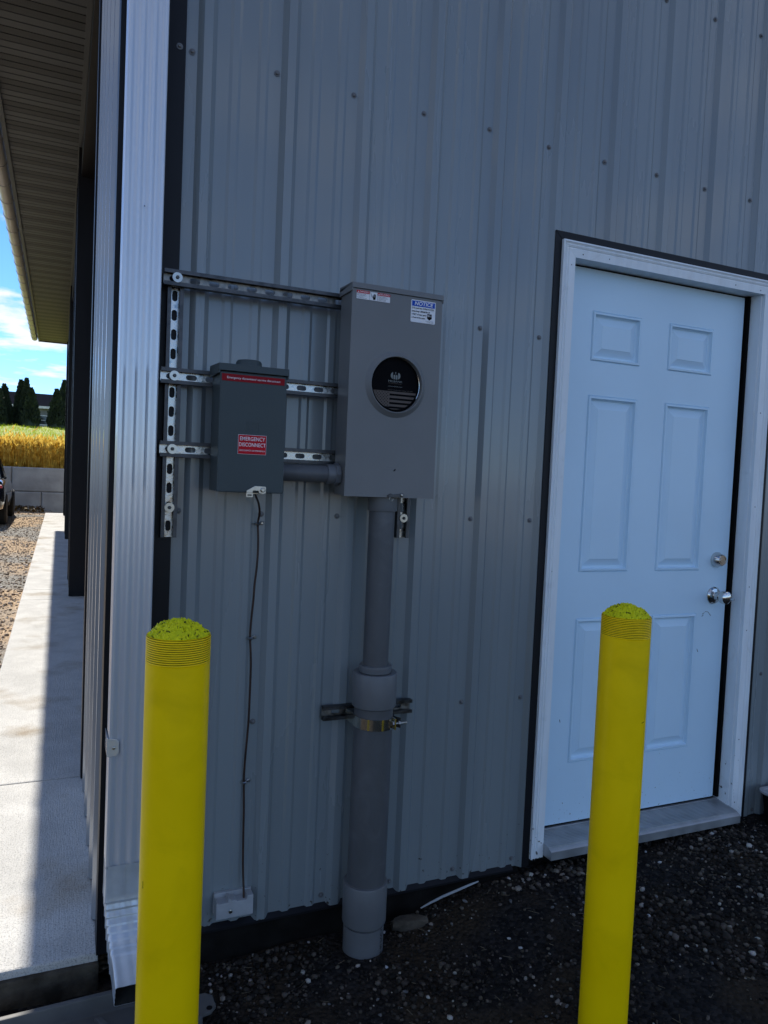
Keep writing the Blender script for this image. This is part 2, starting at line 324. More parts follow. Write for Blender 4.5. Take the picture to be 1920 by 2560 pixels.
class MB:
    """collects world-space geometry; build() makes one mesh object relative to its parent"""
    def __init__(s): s.v = []; s.f = []
    def add(s, vs, fs):
        b = len(s.v); s.v += [tuple(p) for p in vs]; s.f += [tuple(i + b for i in q) for q in fs]; return s
    def box(s, x0, x1, y0, y1, z0, z1):
        return s.add([(x0, y0, z0), (x1, y0, z0), (x1, y1, z0), (x0, y1, z0), (x0, y0, z1), (x1, y0, z1), (x1, y1, z1), (x0, y1, z1)],
                     [(0, 3, 2, 1), (4, 5, 6, 7), (0, 1, 5, 4), (1, 2, 6, 5), (2, 3, 7, 6), (3, 0, 4, 7)])
    def prism(s, pts, axis, a, b):
        """polygon pts (2D) extruded along axis between a and b; axis 'y': pts=(x,z); 'x': pts=(y,z); 'z': pts=(x,y)"""
        def p3(p, t): return {'y': (p[0], t, p[1]), 'x': (t, p[0], p[1]), 'z': (p[0], p[1], t)}[axis]
        n = len(pts)
        return s.add([p3(p, a) for p in pts] + [p3(p, b) for p in pts],
                     [tuple(range(n)), tuple(range(2 * n - 1, n - 1, -1))] + [(i, i + n, (i + 1) % n + n, (i + 1) % n) for i in range(n)])
    def lathe(s, prof, c, axis='z', seg=32, cap=True):
        """prof: list of (r, t) along axis from centre c"""
        vs, fs = [], []
        for r, t in prof:
            for k in range(seg):
                a = 2 * math.pi * k / seg; u, w = r * math.cos(a), r * math.sin(a)
                vs.append({'z': (c[0] + u, c[1] + w, c[2] + t), 'y': (c[0] + u, c[1] + t, c[2] + w), 'x': (c[0] + t, c[1] + u, c[2] + w)}[axis])
        for i in range(len(prof) - 1):
            for k in range(seg):
                fs.append((i * seg + k, i * seg + (k + 1) % seg, (i + 1) * seg + (k + 1) % seg, (i + 1) * seg + k))
        if cap:
            fs.append(tuple(range(seg))[::-1]); fs.append(tuple((len(prof) - 1) * seg + k for k in range(seg)))
        return s.add(vs, fs)
    def tube(s, path, r, seg=8):
        path = [Vector(p) for p in path]; vs, fs = [], []
        up = Vector((0.3, 0.9, 0.2))
        for i, p in enumerate(path):
            t = (path[min(i + 1, len(path) - 1)] - path[max(i - 1, 0)]).normalized()
            u = t.cross(up).normalized(); w = t.cross(u)
            rr = r[i] if isinstance(r, (list, tuple)) else r
            for k in range(seg):
                a = 2 * math.pi * k / seg; vs.append(p + (u * math.cos(a) + w * math.sin(a)) * rr)
        for i in range(len(path) - 1):
            for k in range(seg):
                fs.append((i * seg + k, i * seg + (k + 1) % seg, (i + 1) * seg + (k + 1) % seg, (i + 1) * seg + k))
        fs.append(tuple(range(seg))[::-1]); fs.append(tuple((len(path) - 1) * seg + k for k in range(seg)))
        return s.add(vs, fs)
    def loft(s, rings, cap0=True, cap1=True, closed=True):
        n = len(rings[0]); vs = [p for r in rings for p in r]; fs = []
        for i in range(len(rings) - 1):
            for k in range(n if closed else n - 1):
                fs.append((i * n + k, i * n + (k + 1) % n, (i + 1) * n + (k + 1) % n, (i + 1) * n + k))
        if cap0: fs.append(tuple(range(n))[::-1])
        if cap1: fs.append(tuple((len(rings) - 1) * n + k for k in range(n)))
        return s.add(vs, fs)
    def build(s, name, m, parent=None, bevel=0.0, smooth=False, origin=None, fix=True, bseg=2):
        o0 = wloc(parent) if parent else (Vector(origin) if origin else Vector((0, 0, 0)))
        me = bpy.data.meshes.new(name)
        me.from_pydata([(v[0] - o0.x, v[1] - o0.y, v[2] - o0.z) for v in s.v], [], s.f)
        if fix or bevel:
            bm = bmesh.new(); bm.from_mesh(me)
            if fix: bmesh.ops.recalc_face_normals(bm, faces=bm.faces)
            if bevel:
                ed = [e for e in bm.edges if len(e.link_faces) == 2 and e.calc_face_angle(0) > 0.6]
                bmesh.ops.bevel(bm, geom=ed, offset=bevel, segments=bseg, affect='EDGES', profile=0.6)
            bm.to_mesh(me); bm.free()
        if smooth:
            me.polygons.foreach_set('use_smooth', [True] * len(me.polygons))
            try: me.set_sharp_from_angle(angle=R(35 if smooth is True else smooth))
            except Exception: pass
        o = mesh_obj(name, me, m, parent)
        if not parent and origin: o.location = origin
        return o

def text(s, size, x, y, z, m, parent, align='CENTER', name='lettering', width=None, shear=0.0, rot=None, space=1.0, offset=0.0):
    cu = bpy.data.curves.new('t', 'FONT'); cu.body = s; cu.size = size; cu.align_x = align; cu.align_y = 'CENTER'
    cu.resolution_u = 3; cu.shear = shear; cu.space_character = space; cu.offset = offset
    ob = bpy.data.objects.new('t', cu); C.objects.link(ob)
    dg = bpy.context.evaluated_depsgraph_get(); dg.update()
    me = bpy.data.meshes.new_from_object(ob.evaluated_get(dg)); bpy.data.objects.remove(ob); bpy.data.curves.remove(cu)
    co = np.empty(len(me.vertices) * 3); me.vertices.foreach_get('co', co); co = co.reshape(-1, 3)
    if width and len(co):
        w = co[:, 0].max() - co[:, 0].min(); co[:, 0] *= width / w
    p0 = wloc(parent)
    if rot is None: out = np.stack([co[:, 0] + x - p0.x, np.full(len(co), y - p0.y), co[:, 1] + z - p0.z], 1)
    else: out = rot(co) - np.array(p0)
    me.vertices.foreach_set('co', out.ravel()); me.update(); me.name = name
    me.materials.clear()
    return mesh_obj(name, me, m, parent)

def dup(o, parent, loc):
    c = o.copy(); C.objects.link(c); c.parent = parent; c.location = Vector(loc) - wloc(parent)
    return c

# ------------------------------------------------------------------ ground
def sstep(a, b, t): t = min(1, max(0, (t - a) / (b - a))); return t * t * (3 - 2 * t)
def gz(x, y):
    z = 0.0
    if y < 2: z = (0.085 * sstep(0.75, 1.4, x) + 0.035 * sstep(1.4, 2.2, x)) * sstep(-3.5, -0.6, y)
    if y < 0.3: z += 0.010 * math.sin(x * 5.1 + 1) * math.sin(y * 6.3) + 0.006 * math.sin(x * 13 + y * 9)
    if x < -0.3 and y > 0: z += 0.055 * sstep(0.5, 3, y)
    return z
xs = sorted(set([-900, -300, -100, -40, -20, -12, -8] + [round(-6 + 0.25 * i, 3) for i in range(20)] + [round(-1 + 0.06 * i, 3) for i in range(76)] + [4, 5, 7, 10, 15, 25, 60, 200, 900]))
ys = sorted(set([-900, -300, -100, -40, -20, -10, -6, -5, -4, -3] + [round(-2.4 + 0.06 * i, 3) for i in range(44)] + [0.3, .6, 1, 1.5, 2, 2.5, 3, 4, 5, 7, 9, 11, 13, 15, 17, 19, 21, 22.0]))
mb = MB()
mb.v = [(x, y, gz(x, y)) for y in ys for x in xs]
nx = len(xs)
mb.f = [(j * nx + i, j * nx + i + 1, (j + 1) * nx + i + 1, (j + 1) * nx + i) for j in range(len(ys) - 1) for i in range(nx - 1)]
ground = tag(mb.build('ground', M['ground'], smooth=True, fix=False), kind='structure')

# hill with the field behind the block wall
def hz(y):
    if y < 24.5: return 1.22
    if y < 60: return 1.22 + (4.12 - 1.22) * (y - 24.5) / 35.5
    return 4.12 + 0.012 * min(y - 60, 60)
hy = [22.0, 22.6, 24.5, 27, 30, 35, 40, 46, 52, 57, 60, 66, 74, 90, 120, 200, 400, 900]
hx = [-900, -300, -120, -60, -40, -30, -22, -16, -12, -8, -5, -2, 1, 4, 8, 14, 20, 40, 100, 300, 900]
mb = MB(); mb.v = [(x, y, hz(y)) for y in hy for x in hx]; n_ = len(hx)
mb.f = [(j * n_ + i, j * n_ + i + 1, (j + 1) * n_ + i + 1, (j + 1) * n_ + i) for j in range(len(hy) - 1) for i in range(n_ - 1)]
mb.add([(-900, 22.0, -0.05), (900, 22.0, -0.05), (900, 22.0, 1.22), (-900, 22.0, 1.22)], [(0, 1, 2, 3)])
hill = tag(mb.build('hill', M['field'], fix=False), kind='structure')

# sidewalk: separate slabs with recessed joints
walk = bpy.data.objects.new('sidewalk', None); C.objects.link(walk); walk.location = (-0.22, 0, 0); tag(walk, kind='structure')
yj = [-0.005, 1.242, 5.73, 6.35, 8.6, 10.9, 13.2, 15.5, 17.8, 19.4]
for i in range(len(yj) - 1):
    xr = -0.006 if i == 0 else 0.34
    MB().box(-0.445, xr, yj[i] + 0.004, yj[i + 1] - 0.004, 0.012, 0.095).build('slab', M['slab'], walk, bevel=0.006)
MB().box(-0.45, -0.004, -0.016, 0.002, -0.1, 0.074).build('shaded_dirty_edge', mat('shaded_soiled_concrete', (0.10, 0.085, 0.065), 0.9, scale=14, col2=(0.03, 0.026, 0.02), bump=0.004, spec=0.1), walk, bevel=0.006)  # dark end face: shade on the slab end plus soil, both in the colour
MB().box(-0.435, -0.02, 0.03, 19.3, -0.1, 0.080).build('slab_bed', M['skirt'], walk)

# ------------------------------------------------------------------ the building
bld = thing('metal_building', 'grey ribbed steel building with charcoal trim and brown soffit', 'building', (0, 0, 0))
EAVE = 4.48
PITCH, RIB0 = 0.2286, 0.207
WX1 = 9.6
def ztop(x): return EAVE + 0.10 + 0.30 * (x if x < 4.8 else 9.6 - x)
ZB = 0.105
DX0, DX1, DZ1 = 1.36, 2.375, 2.228     # hole in the siding for the door
def rib_profile(c, a, b):
    pts = []
    for dx, h in ((-0.0255, 0), (-0.0115, 0.015), (0.0115, 0.015), (0.0255, 0), (0.060, 0), (0.068, 0.0038), (0.084, 0.0038), (0.092, 0), (0.137, 0), (0.145, 0.0038), (0.161, 0.0038), (0.169, 0)):
        if a <= c + dx <= b: pts.append((c + dx, h))
    return pts
screw_mb = MB().lathe([(0.0085, 0), (0.0085, -0.0015), (0.0045, -0.002), (0.0045, -0.0055), (0.003, -0.0065)], (0, 0, 0), 'y', 12)
_scr = None
def siding_panel(a, b, i):
    prof = [(a, 0)]
    for k in range(-1, 44): prof += rib_profile(RIB0 + k * PITCH, a + 1e-4, b - 1e-4)
    hb = next((h for (x, h) in [(b, 0)]), 0)
    prof.append((b, 0 if not any(abs(b - (RIB0 + k * PITCH) - 0.019) < 1e-3 for k in range(44)) else 0.0085))
    # split at the door edges
    for e in (DX0, DX1):
        if a < e < b:
            j = max(k for k in range(len(prof)) if prof[k][0] <= e)
            x0, h0 = prof[j]; x1, h1 = prof[j + 1]; t = (e - x0) / (x1 - x0 + 1e-9); prof.insert(j + 1, (e, h0 + (h1 - h0) * t))
    mb = MB(); yo = -0.0012 * (i % 2)
    for (x0, h0), (x1, h1) in zip(prof[:-1], prof[1:]):
        if x1 - x0 < 1e-6: continue
        mid = (x0 + x1) / 2; zb = DZ1 if DX0 < mid < DX1 else ZB
        lv = [zb, 1.2, 2.4, 3.6]; lv = [zb] + [z for z in lv[1:] if z > zb + 0.05]
        cols = lv + [None]
        vs = []
        for z in cols:
            vs += [(x0, -h0 + yo, z if z is not None else ztop(x0)), (x1, -h1 + yo, z if z is not None else ztop(x1))]
        mb.add(vs, [(2 * q, 2 * q + 1, 2 * q + 3, 2 * q + 2) for q in range(len(cols) - 1)])
    p = mb.build('siding_panel', M['siding'], bld, fix=False)
    bm = bmesh.new(); bm.from_mesh(p.data); bmesh.ops.remove_doubles(bm, verts=bm.verts, dist=1e-5); bm.to_mesh(p.data); bm.free()
    return p
seams = [0.02] + [RIB0 + k * PITCH + 0.019 for k in (1, 5, 9, 13, 17, 21, 25, 29, 33, 37)] + [WX1]
panels = []
for i in range(len(seams) - 1):
    a = seams[i] if i == 0 else seams[i] - 0.036
    panels.append((seams[i], seams[i + 1], siding_panel(a, seams[i + 1], i)))
zrows = [0.137, 0.694, 1.293, 1.895, 2.512, 3.112]
for zi, z in enumerate(zrows):
    for k in range(0, 14):
        x = RIB0 + k * PITCH - 0.039 + random.uniform(-.002, .002)
        if DX0 - 0.03 < x < DX1 + 0.03 and z < DZ1 + 0.05: continue
        if zi in (1,) and k in (0, 2): continue
        if zi == 3 and k in (0, 1, 2, 3): continue
        if zi == 2 and k in (3,): continue
        pan = next(p for a, b, p in panels if a <= x < b)
        if _scr is None:
            _scr = screw_mb.build('screw', M['screw'], None, smooth=True); me_scr = _scr.data; bpy.data.objects.remove(_scr); _scr = me_scr
        o = mesh_obj('screw', _scr, None, pan); o.location = (x, -0.0005, z + random.uniform(-.004, .004))
# corner trim, front leaf and side leaf
MB().prism([(0.0, -0.012), (0.150, -0.012), (0.150, -0.003), (0.112, -0.003), (0.108, -0.008), (0.0, -0.006)], 'z', ZB - 0.01, 4.55).build('corner_trim', M['trim'], bld)
MB().prism([(-0.012, -0.012), (-0.0005, -0.012), (-0.0005, 0.060), (-0.012, 0.060)], 'z', ZB - 0.01, 4.47).build('corner_trim', M['trim'], bld)
tr = [o for o in bld.children if o.name.startswith('corner_trim')][0]
for z in (2.512, 1.29, 0.69):
    o = mesh_obj('screw', _scr, None, tr); o.location = (0.134, -0.012, z)
# skirt and base trim under the siding
MB().box(0.03, DX0 - 0.02, 0.004, 0.04, -0.25, ZB + 0.02).build('skirt_board', M['skirt'], bld)
MB().box(DX1 + 0.02, WX1, 0.004, 0.04, -0.25, ZB + 0.02).build('skirt_board', M['skirt'], bld)
MB().box(DX0 - 0.02, DX1 + 0.02, 0.03, 0.06, -0.25, 0.12).build('skirt_board', M['skirt'], bld)
MB().prism([(0.003, ZB + 0.012), (-0.014, ZB - 0.004), (-0.014, ZB - 0.010), (0.003, ZB - 0.006)], 'x', 0.15, DX0 - 0.05).build('base_trim', M['trim'], bld)
# backing so that no light leaks through
MB().box(0.05, WX1 - .05, 0.30, 0.34, -0.2, 4.5).build('inner_wall', M['skirt'], bld)

# side wall: ribbed pier at the corner, recessed dark openings, further piers
def side_pier(y0, y1, m, dark):
    mb = MB(); prof = [(y0, 0)]
    k = 0
    while True:
        c = y0 + 0.11 + k * PITCH
        if c + 0.03 > y1: break
        prof += [(c - 0.026, 0), (c - 0.0115, 0.018), (c + 0.0115, 0.018), (c + 0.026, 0), (c + 0.068, 0.0), (c + 0.074, 0.004), (c + 0.09, 0.004), (c + 0.096, 0)]
        k += 1
    prof = sorted(p for p in prof if p[0] < y1 - 0.002) + [(y1, 0)]
    for (a, h0), (b, h1) in zip(prof[:-1], prof[1:]):
        mb.add([(-h0, a, 0.10), (-h1, b, 0.10), (-h1, b, EAVE + .05), (-h0, a, EAVE + .05)], [(0, 1, 2, 3)])
    p = mb.build('side_wall_panel', m, bld, fix=False)
    MB().box(0.004, 0.30, y0 + 0.004, y1 - 0.004, 0.06, EAVE).build('pier_core', M['trim'], bld)
    # jamb trims at both ends of the pier
    for yy, s in ((y0, -1), (y1, 1)):
        if yy < 0.1: continue
        MB().prism([(-0.022, yy + s * 0.004), (0.30, yy + s * 0.004), (0.30, yy - s * 0.0), (-0.012, yy - s * 0.0), (-0.012, yy - s * 0.07), (-0.022, yy - s * 0.07)], 'z', 0.099, EAVE).build('jamb_trim', M['trim'], bld)
    return p
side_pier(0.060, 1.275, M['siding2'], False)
for y0, y1 in ((5.875, 7.1), (11.975, 13.2), (18.4, 19.0)):
    side_pier(y0, y1, M['trim'], True)
for y0, y1 in ((1.275, 5.875), (7.1, 11.975), (13.2, 18.4)):
    MB().box(0.004, 0.30, y0 + .006, y1 - .006, 4.2, EAVE).build('opening_header', M['trim'], bld)
    MB().box(0.24, 0.28, y0, y1, 0.096, 4.2).build('overhead_door', M['trim'], bld)
# soffit boards, alternating plain and vented pairs
SX0, SX1 = -0.65, 0.000
def soffit_board(vent):
    prof = [(0.0, 0.010), (0.006, 0.0), (0.094, 0.0), (0.098, 0.008), (0.104, 0.008), (0.108, 0.0), (0.194, 0.0), (0.2, 0.010)]
    mb = MB()
    for (a, h0), (b, h1) in zip(prof[:-1], prof[1:]):
        mb.add([(SX0, a, h0), (SX1, a, h0), (SX1, b, h1), (SX0, b, h1)], [(0, 1, 2, 3)])
    o = mb.build('soffit_board', M['vent'] if vent else M['soffit'], None, fix=False); me = o.data; bpy.data.objects.remove(o); return me
sb = [soffit_board(False), soffit_board(True)]
k = 0; y = -0.2
while y < 18.75:
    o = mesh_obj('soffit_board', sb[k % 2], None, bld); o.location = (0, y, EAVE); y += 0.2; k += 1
ye = y
MB().prism([(SX1 - 0.03, EAVE - 0.012), (SX1 + 0.005, EAVE - 0.012), (SX1 + 0.005, EAVE + 0.03), (SX1 - 0.03, EAVE - 0.002)], 'y', -0.2, ye).build('soffit_channel', M['soffit'], bld)
MB().box(SX0 - 0.035, SX0 + 0.004, -0.22, ye + 0.01, EAVE - 0.025, EAVE + 0.20).build('fascia', M['soffit'], bld)
MB().box(SX0, 0.02, ye, ye + 0.03, EAVE - 0.02, EAVE + 0.20).build('end_fascia', M['soffit'], bld)
# half round gutter with brackets
gcx, gcz, gr = -0.775, EAVE + 0.062, 0.073
rings = []
for yy in (-0.22, ye + 0.02):
    ring = [(gcx + gr * math.cos(a), yy, gcz + gr * math.sin(a)) for a in [math.pi + math.pi * q / 16 for q in range(17)]]
    ring += [(gcx + (gr - .004) * math.cos(a), yy, gcz + (gr - .004) * math.sin(a)) for a in [2 * math.pi - math.pi * q / 16 for q in range(17)]]
    rings.append(ring)
gut = MB().loft(rings).build('gutter', M['gutter'], bld, smooth=True)
y = 0.1
gb = None
while y < ye:
    mb = MB(); r2 = gr + 0.006
    if gb is None:
        ring0 = [(gcx + r * math.cos(a), 0, gcz + r * math.sin(a)) for r, seq in ((r2, range(17)), (gr + 0.0005, range(16, -1, -1))) for a in [math.pi + math.pi * q / 16 for q in seq]]
        ring1 = [(p[0], 0.034, p[2]) for p in ring0]
        mb.loft([ring0, ring1]); mb.box(gcx + gr, SX0 - 0.034, 0, 0.022, gcz - 0.012, gcz - 0.004)
        o = mb.build('bracket', M['gutter'], gut, smooth=True); gb = o; o.location = (0, y, 0)
    else:
        o = gb.copy(); C.objects.link(o); o.parent = gut; o.location = (0, y, 0)
    y += 0.61
# roof
rx = 4.8; rz = ztop(4.8) + 0.10
MB().prism([(SX0 - 0.11, EAVE + 0.182), (SX0 - 0.11, EAVE + 0.202), (rx, rz + 0.05), (10.3, EAVE + 0.22), (10.3, EAVE + 0.20), (rx, rz)], 'y', -0.25, ye + 0.05).build('roof', M['roof'], bld)
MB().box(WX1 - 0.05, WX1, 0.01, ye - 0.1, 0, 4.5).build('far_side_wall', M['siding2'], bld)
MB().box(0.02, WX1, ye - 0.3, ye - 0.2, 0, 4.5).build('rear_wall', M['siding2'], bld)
# rake trim on the gable
MB().prism([(0, ztop(0) - 0.02), (4.8, ztop(4.8) - 0.02), (9.6, ztop(9.6) - 0.02), (9.6, ztop(9.6) + 0.09), (4.8, ztop(4.8) + 0.09), (0, ztop(0) + 0.09)], 'y', -0.24, 0.02).build('rake_trim', M['trim'], bld)

# ------------------------------------------------------------------ door (part of the building)
YD = 0.045
frame = MB()
door = None
dx0, dx1, dzb, dzt = 1.408, 2.284, 0.200, 2.165
rects = {'A': (1.569, 1.786, 1.850, 2.024), 'B': (1.919, 2.137, 1.851, 2.024), 'C': (1.562, 1.782, 1.106, 1.732), 'D': (1.914, 2.131, 1.106, 1.733), 'E': (1.556, 1.776, 0.418, 0.941), 'F': (1.906, 2.120, 0.418, 0.941)}
rects = {k: (round(a + 0.000, 3), b, c, d) for k, (a, b, c, d) in rects.items()}
# square the columns up
colL = (1.560, 1.782); colR = (1.912, 2.134)
rows = ((1.850, 2.024), (1.106, 1.732), (0.418, 0.941))
cells = [(c, r) for c in (colL, colR) for r in rows]
gx = [dx0, colL[0], colL[1], colR[0], colR[1], dx1]
gzz = [dzb, rows[2][0], rows[2][1], rows[1][0], rows[1][1], rows[0][0], rows[0][1], dzt]
mb = MB()
for i in range(5):
    for j in range(7):
        if i in (1, 3) and j in (1, 3, 5): continue
        mb.add([(gx[i], YD, gzz[j]), (gx[i + 1], YD, gzz[j]), (gx[i + 1], YD, gzz[j + 1]), (gx[i], YD, gzz[j + 1])], [(0, 1, 2, 3)])
mb.add([(dx0, YD, dzb), (dx1, YD, dzb), (dx1, YD, dzt), (dx0, YD, dzt), (dx0, YD + .044, dzb), (dx1, YD + .044, dzb), (dx1, YD + .044, dzt), (dx0, YD + .044, dzt)],
       [(0, 4, 5, 1), (1, 5, 6, 2), (2, 6, 7, 3), (3, 7, 4, 0), (7, 6, 5, 4)])
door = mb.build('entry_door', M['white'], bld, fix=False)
for (xa, xb), (za, zb) in cells:
    mb = MB(); rings = []
    for ins, dy in ((0, 0), (0.0015, 0.0025), (0.003, 0.0), (0.005, -0.0045), (0.011, -0.005), (0.014, 0.006), (0.018, 0.0105), (0.022, 0.0105), (0.046, 0.001), (0.047, 0.0), (0.049, 0.0)):
        rings.append([(xa + ins, YD + dy, za + ins), (xb - ins, YD + dy, za + ins), (xb - ins, YD + dy, zb - ins), (xa + ins, YD + dy, zb - ins)])
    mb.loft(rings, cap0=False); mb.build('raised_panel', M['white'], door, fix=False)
# lock and knob
def hardware(name, x, z, prof, seg=28):
    return MB().lathe(prof, (x, YD, z), 'y', seg).build(name, M['chrome'], door, smooth=True)
db = hardware('deadbolt', 2.222, 1.148, [(0.030, 0.0), (0.030, -0.006), (0.027, -0.012), (0.021, -0.030), (0.0195, -0.032), (0.0165, -0.032), (0.0165, -0.0305), (0.011, -0.0305), (0.011, -0.032), (0.002, -0.032)])
kn = hardware('door_knob', 2.218, 1.008, [(0.034, 0), (0.034, -0.004), (0.028, -0.011), (0.015, -0.014), (0.0125, -0.018), (0.0125, -0.030), (0.018, -0.036), (0.0245, -0.046), (0.026, -0.056), (0.0235, -0.066), (0.016, -0.071), (0.002, -0.072)])
MB().box(2.2165, 2.2195, YD - 0.100, YD - 0.070, 1.004, 1.012).build('key', M['chrome'], door, bevel=0.001)
# frame: jambs, casing of three runs with mitred look, stops, charcoal drip trim, threshold
jm = MB(); jm.box(1.380, 1.404, -0.012, 0.12, 0.17, 2.195); jm.box(2.304, 2.332, -0.012, 0.12, 0.17, 2.195); jm.box(1.404, 2.304, -0.012, 0.12, 2.171, 2.195)
jm.build('door_jamb', M['casing'], bld)
MB().box(2.2925, 2.3038, YD - 0.012, YD + 0.05, 0.2, 2.17).build('weather_strip', M['black'], bld)
MB().box(1.4045, 2.3, YD + 0.003, YD + 0.05, 2.1655, 2.1705).build('weather_strip', M['black'], bld)
MB().box(1.40, 2.31, 0.09, 0.10, 0.15, 2.2).build('door_back', M['black'], bld)
def cas_profile(t):   # t across the width 0 (inner) .. 1 (outer): projecting depth
    return 0
cp = [(0.0, -0.010), (0.0, -0.027), (0.026, -0.029), (0.029, -0.026), (0.032, -0.029), (0.037, -0.031), (0.041, -0.027), (0.047, -0.033), (0.052, -0.031), (0.052, -0.010)]
def casing(kind):
    mb = MB()
    if kind == 'L': r = [[(1.421 - a, d, z) for a, d in cp] for z in (0.132,)] + [[(1.421 - a, d, 2.166 + a) for a, d in cp]]
    elif kind == 'R': r = [[(2.308 + a, d, 0.140) for a, d in cp], [(2.308 + a, d, 2.166 + a) for a, d in cp]]
    else: r = [[(1.421 - a, d, 2.166 + a + 0.0006) for a, d in cp], [(2.308 + a, d, 2.166 + a + 0.0006) for a, d in cp]]
    mb.loft(r); return mb.build('door_casing', M['casing'], bld)
cs = [casing(k) for k in 'LRT']
nail = None
hole_spots = [(1.405, 2.14), (1.40, 1.93), (1.398, 1.71), (1.40, 1.35), (1.395, 1.12), (1.40, 0.77), (1.397, 0.55), (1.40, 0.30), (1.402, 0.21)]
for x, z in hole_spots:
    MB().lathe([(0.0022, 0), (0.0022, -0.0008)], (x, -0.0275, z), 'y', 8).build('nail_hole', M['inkb'], cs[0])
for x, z in ((2.322, 1.72), (2.326, 1.36), (2.324, 1.05), (2.325, 0.88), (2.323, 0.45), (2.322, 0.2)):
    MB().lathe([(0.0022, 0), (0.0022, -0.0008)], (x, -0.0277, z), 'y', 8).build('nail_hole', M['inkb'], cs[1])
for x, z in ((1.45, 2.180), (1.56, 2.182), (2.15, 2.18), (2.28, 2.178)):
    MB().lathe([(0.0022, 0), (0.0022, -0.0008)], (x, -0.0275, z), 'y', 8).build('nail_hole', M['inkb'], cs[2])
tp = [(0.0, -0.004), (0.0, -0.020), (0.026, -0.020), (0.026, -0.004)]
for kind in 'LRT':
    if kind == 'L': r = [[(1.3685 - a, d, 0.105) for a, d in tp], [(1.3685 - a, d, 2.2188 + a) for a, d in tp]]
    elif kind == 'R': r = [[(2.3605 + a, d, 0.115) for a, d in tp], [(2.3605 + a, d, 2.2188 + a) for a, d in tp]]
    else: r = [[(1.3685 - a, d - .001, 2.2193 + a) for a, d in tp], [(2.3605 + a, d - .001, 2.2193 + a) for a, d in tp]]
    MB().loft(r).build('charcoal_door_trim', M['trim'], bld)
mb = MB()
pts = [(YD + 0.05, 0.192), (YD - 0.004, 0.192)]
for q in range(13):
    t = q / 13; y = YD - 0.004 - t * 0.100; z = 0.190 - t * 0.012
    pts += [(y, z), (y - 0.0040, z), (y - 0.0044, z - 0.0035), (y - 0.0070, z - 0.0035)]
pts += [(-0.066, 0.172), (-0.072, 0.168), (-0.072, 0.140), (YD + 0.05, 0.135)]
MB().prism(pts, 'x', 1.4215, 2.307).build('threshold', M['alu'], bld)
MB().box(1.408, 2.292, YD + 0.004, YD + 0.03, 0.193, 0.2).build('door_sweep', M['black'], bld)
# scuffs on the slab
for pth in ([(2.165, 0.927), (2.172, 0.932), (2.168, 0.938), (2.178, 0.941)], [(2.18, 0.945), (2.195, 0.944), (2.212, 0.928)], [(2.150, 0.80), (2.156, 0.788)], [(1.905, 0.655), (1.908, 0.645)], [(1.515, 0.58), (1.518, 0.57)]):
    MB().tube([(x, YD - 0.0004, z) for x, z in pth], 0.0009, 4).build('scuff', M['inkb'], door)

# ------------------------------------------------------------------ strut channels
def strut_mb(L, along, x, z, yb, depth=0.021, w=0.041, closed_ends=False, phase=0.025):
    """C channel open to the front (-y). along 'x': starts at x going +x centred on z; along 'z': starts at z going up centred on x. yb = back plane"""
    mb = MB(); t = 0.0026
    def P(u, v, y): return (x + u, y, z + v) if along == 'x' else (x + v, y, z + u)
    def bx(u0, u1, v0, v1, y0, y1):
        a, b = P(u0, v0, y0), P(u1, v1, y1)
        mb.box(min(a[0], b[0]), max(a[0], b[0]), min(y0, y1), max(y0, y1), min(a[2], b[2]), max(a[2], b[2]))
    h = w / 2
    bx(0, L, -h, -h + t, yb - depth, yb); bx(0, L, h - t, h, yb - depth, yb)
    for s in (-1, 1):
        bx(0, L, s * (h - t - 0.0001), s * (h - 0.0095), yb - depth - 0.0002, yb - depth + t)
        bx(0, L, s * (h - 0.0095), s * (h - 0.0095 + t), yb - depth + t + .0001, yb - depth + 0.0075)
    fl = mb; mb = MB()
    p = 0.0508; n = int((L - 0.004) / p); off = (L - n * p) / 2
    hv = h - t - 0.0001; front, back = yb - t, yb - 0.0002
    def quad(u0, u1):
        for yy in (front,):
            mb.add([P(u0, -hv, yy), P(u1, -hv, yy), P(u1, hv, yy), P(u0, hv, yy)], [(0, 1, 2, 3)])
    if off > 1e-4: quad(0, off); quad(L - off, L)
    sl, sr = 0.0143 - 0.0072, 0.0072      # half straight length, end radius
    N = 16
    for k in range(n):
        uc = off + (k + 0.5) * p; hu = p / 2
        inner, outer = [], []
        for q in range(N):
            a = math.atan2(hv, hu); lst = [0, a / 2, a, (a + math.pi / 2) / 2, math.pi / 2]
            base = lst + [math.pi - v for v in lst[3:0:-1]]
            angs = base + [math.pi + v for v in base]
            ang = angs[q]
            ca, sa = math.cos(ang), math.sin(ang)
            s = min(hu / abs(ca) if abs(ca) > 1e-6 else 9, hv / abs(sa) if abs(sa) > 1e-6 else 9)
            outer.append((uc + ca * s, sa * s))
            a2 = 2 * math.pi * q / N
            inner.append((uc + (sl if math.cos(a2) > 1e-9 else -sl if math.cos(a2) < -1e-9 else 0) + sr * math.cos(a2), sr * math.sin(a2)))
        vs = [P(u, v, front) for u, v in outer] + [P(u, v, front) for u, v in inner] + [P(u, v, yb) for u, v in inner]
        mb.add(vs, [(q, (q + 1) % N, N + (q + 1) % N, N + q) for q in range(N)] + [(N + q, N + (q + 1) % N, 2 * N + (q + 1) % N, 2 * N + q) for q in range(N)])
    return fl, mb
def washer(parent, x, y, z, oval=False):
    w = MB().lathe([(0.0128, 0), (0.0128, -0.0022), (0.0055, -0.0022), (0.0055, -0.001)], (x, y, z), 'y', 24).build('washer', M['zinc'], parent, smooth=True)
    MB().lathe([(0.0048, 0.001), (0.0048, -0.004), (0.003, -0.0055)], (x, y, z), 'y', 6).build('bolt_head', M['galvdark'], w)
